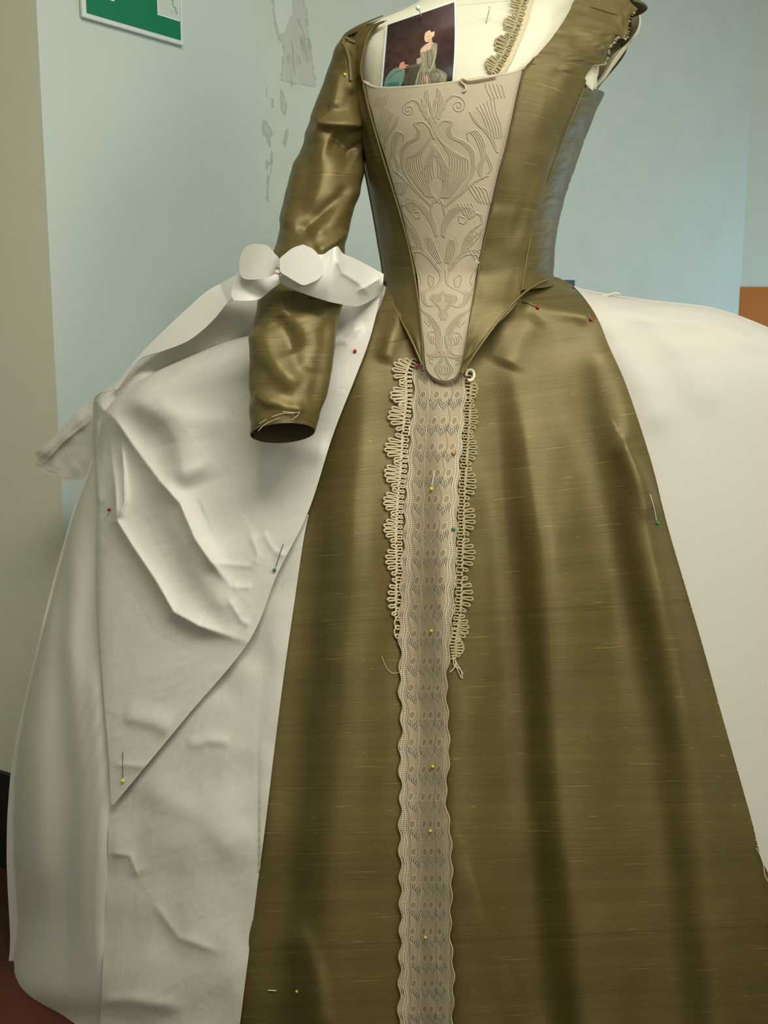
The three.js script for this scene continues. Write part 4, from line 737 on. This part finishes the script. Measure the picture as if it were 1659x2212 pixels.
  const img = sheet(card(0.025), 30, 30, 0), uv = img.attributes.uv; for (let j = 0; j <= 30; j++) for (let i = 0; i <= 30; i++) uv.setXY(j * 31 + i, i / 30, 1 - Math.min(0.998, j / 30 / 0.9));
  add('printed_picture', img, new THREE.MeshStandardMaterial({ map: art, roughness: 0.35 }), t);
}
// ---------------------------------------------------------------- small things behind the waist
{
  const t = thing('monitor', 'corner of a dark blue screen with a light frame showing behind the waist', 'monitor');
  const d = 2.2, a = P(1120, 596, d), b = P(1244, 599, d), w = b.x - a.x, h = 0.2;
  const g = new RoundedBoxGeometry(w, h, 0.02, 3, 0.004).translate((a.x + b.x) / 2, b.y - h / 2, a.z - 0.01);
  add('casing', g, new THREE.MeshStandardMaterial({ color: rgb('#b9d2e0'), roughness: 0.35 }), t);
  add('dark_screen', new THREE.BoxGeometry(w * 0.52, h - 0.012, 0.003).translate(a.x + w * 0.72, b.y - h / 2, a.z + 0.001), new THREE.MeshStandardMaterial({ color: rgb('#3f5a70'), roughness: 0.25 }), t);
  add('light_screen', new THREE.BoxGeometry(w * 0.44, h - 0.012, 0.003).translate(a.x + w * 0.235, b.y - h / 2, a.z + 0.001), new THREE.MeshStandardMaterial({ color: rgb('#7fb8dc'), emissive: rgb('#58a8e0'), emissiveIntensity: 0.5, roughness: 0.25 }), t);
  add('stand', new THREE.CylinderGeometry(0.012, 0.012, b.y - h, 12).translate((a.x + b.x) / 2, (b.y - h) / 2, a.z - 0.01), M.steel, t);
  add('foot', new RoundedBoxGeometry(0.2, 0.02, 0.16, 2, 0.006).translate((a.x + b.x) / 2, 0.01, a.z - 0.01), M.steel, t);
}
{
  const t = thing('loose_hair_thread', 'fine curled thread lying on the silk left of the lace', 'thread');
  add('thread', tube([[824, 1416], [829, 1430], [836, 1444], [846, 1453], [856, 1454], [864, 1451]].map(([x, y]) => P(x, y, oliveDepth(x, y) - 0.0022)), 0.00035, 30, 4), M.thread, t);
}
// ---------------------------------------------------------------- pins
const headColours = { red: '#b3122a', pink: '#d8305a', yellow: '#d6c832', amber: '#c98a1e', green: '#0f7a4c', white: '#e4ece8', dark: '#7a0d1c' };
function pin(x, y, depth, colour, label, shaft, r = 0.0026, steel = M.steel) {   // head at (x, y), shaft seen from the first to the second place of `shaft`
  const t = thing('dressmaker_pin', label, 'pin'), c = P(x, y, depth(x, y) - r * 0.8);
  t.position.copy(c);
  add('pin_head', new THREE.SphereGeometry(r, 18, 14), new THREE.MeshPhysicalMaterial({ color: rgb(headColours[colour]), roughness: 0.2, clearcoat: 0.6 }), t);
  if (shaft) { const pts = shaft.map(([sx, sy]) => P(sx, sy, depth(sx, sy) - 0.002).sub(c)); add('pin_shaft', tube(pts.length === 2 ? [pts[0], pts[0].clone().lerp(pts[1], 0.5), pts[1]] : pts, 0.00065, 12, 6), steel, t); }
  else add('pin_shaft', tube([V3(0, 0, 0), V3(0, -0.002, -0.0035), V3(0, -0.004, -0.006)], 0.0005, 6, 5), steel, t);
  return t;
}
const D = drapeDepth, O = oliveDepth, LD = laceDepth;
pin(767, 758, D, 'red', 'red-headed pin in the white paper just right of the sleeve');
pin(235, 1101, (x, y) => D(x, y) - 0.004, 'dark', 'dark red pin at the left edge of the crumpled paper drape');
pin(593, 1231, D, 'green', 'green-headed pin in the paper near the silk edge', [[612, 1175], [604, 1198], [596, 1224]]);
pin(265, 1687, D, 'yellow', 'yellow pin holding the lower point of the paper drape', [[265, 1625], [265, 1680]]);
pin(900, 790, (x, y) => O(x, y) - 0.006, 'pink', 'pinkish red pin at the top of the left looped trim', null, 0.0028);
pin(1007, 800, (x, y) => O(x, y) - 0.005, 'yellow', 'yellow pin beside the small ring under the stomacher tip', null, 0.0023);
pin(980, 979, LD, 'amber', 'amber pin at the right edge of the lace', null, 0.0025);
pin(932, 1056, LD, 'yellow', 'yellow pin with a visible shaft in the upper lace', [[938, 1016], [933, 1050]], 0.0026, M.thread);
pin(980, 1143, LD, 'green', 'green-headed pin at the right edge of the lace');
pin(932, 1363, LD, 'yellow', 'yellow pin in the lace level with the trim ends', null, 0.0022);
pin(935, 1656, LD, 'yellow', 'yellow pin in the lace, third from the bottom', null, 0.0022);
pin(930, 1795, LD, 'yellow', 'yellow pin in the lace, second from the bottom', null, 0.0022);
pin(919, 2025, LD, 'yellow', 'lowest yellow pin in the lace', null, 0.002);
pin(641, 2142, O, 'yellow', 'yellow pin low on the silk beside a white stitch of its shaft', [[579, 2139], [597, 2140]], 0.002, M.thread);
pin(1420, 1130, O, 'green', 'green-headed pin near the right edge of the silk panel', [[1404, 1068], [1411, 1090], [1418, 1124]], 0.0028, M.thread);
pin(1277, 690, O, 'red', 'red pin at the right hip of the silk panel', [[1271, 678], [1276, 687]], 0.0026);
pin(1162, 664, O, 'red', 'red pin under the waist seam of the bodice', [[1127, 652], [1144, 656], [1160, 663]], 0.0026);
pin(745, 161, () => 1.463, 'yellow', 'yellow pin at the top of the sleeve', null, 0.0022);
pin(903, 17, () => 1.447, 'white', 'white-headed pin through the top edge of the portrait print', [[905, 21], [910, 34]], 0.0034);
{ const [v, a] = torso.find(1052, 40, -0.004), d = -torso.at(v, a, -0.004).z; pin(1058, 15, () => d - 0.004, 'white', 'fine steel pin lying on the bare chest of the form', [[1057, 20], [1046, 67]], 0.0018); }
pin(641, 572, () => 1.2915, 'amber', 'small pin through the right loop of the paper bow', [[629, 574], [634, 571], [640, 572]], 0.0012);
pin(713, 566, () => 1.32, 'amber', 'small pin in the paper cuff right of the bow', [[700, 570], [707, 567], [712, 566]], 0.0012);
pin(602, 577, () => 1.293, 'white', 'small pin in the middle of the paper bow', [[595, 579], [601, 577]], 0.0012);
{ const [v, a] = torso.find(1035, 568, 0.01), d = -torso.at(v, a, 0.012).z; pin(1036, 568, () => d, 'white', 'pale knotted pin on the right edge of the stomacher', [[1027, 562], [1031, 568], [1036, 570]], 0.0022, M.thread); }
renderer.render(scene, camera);
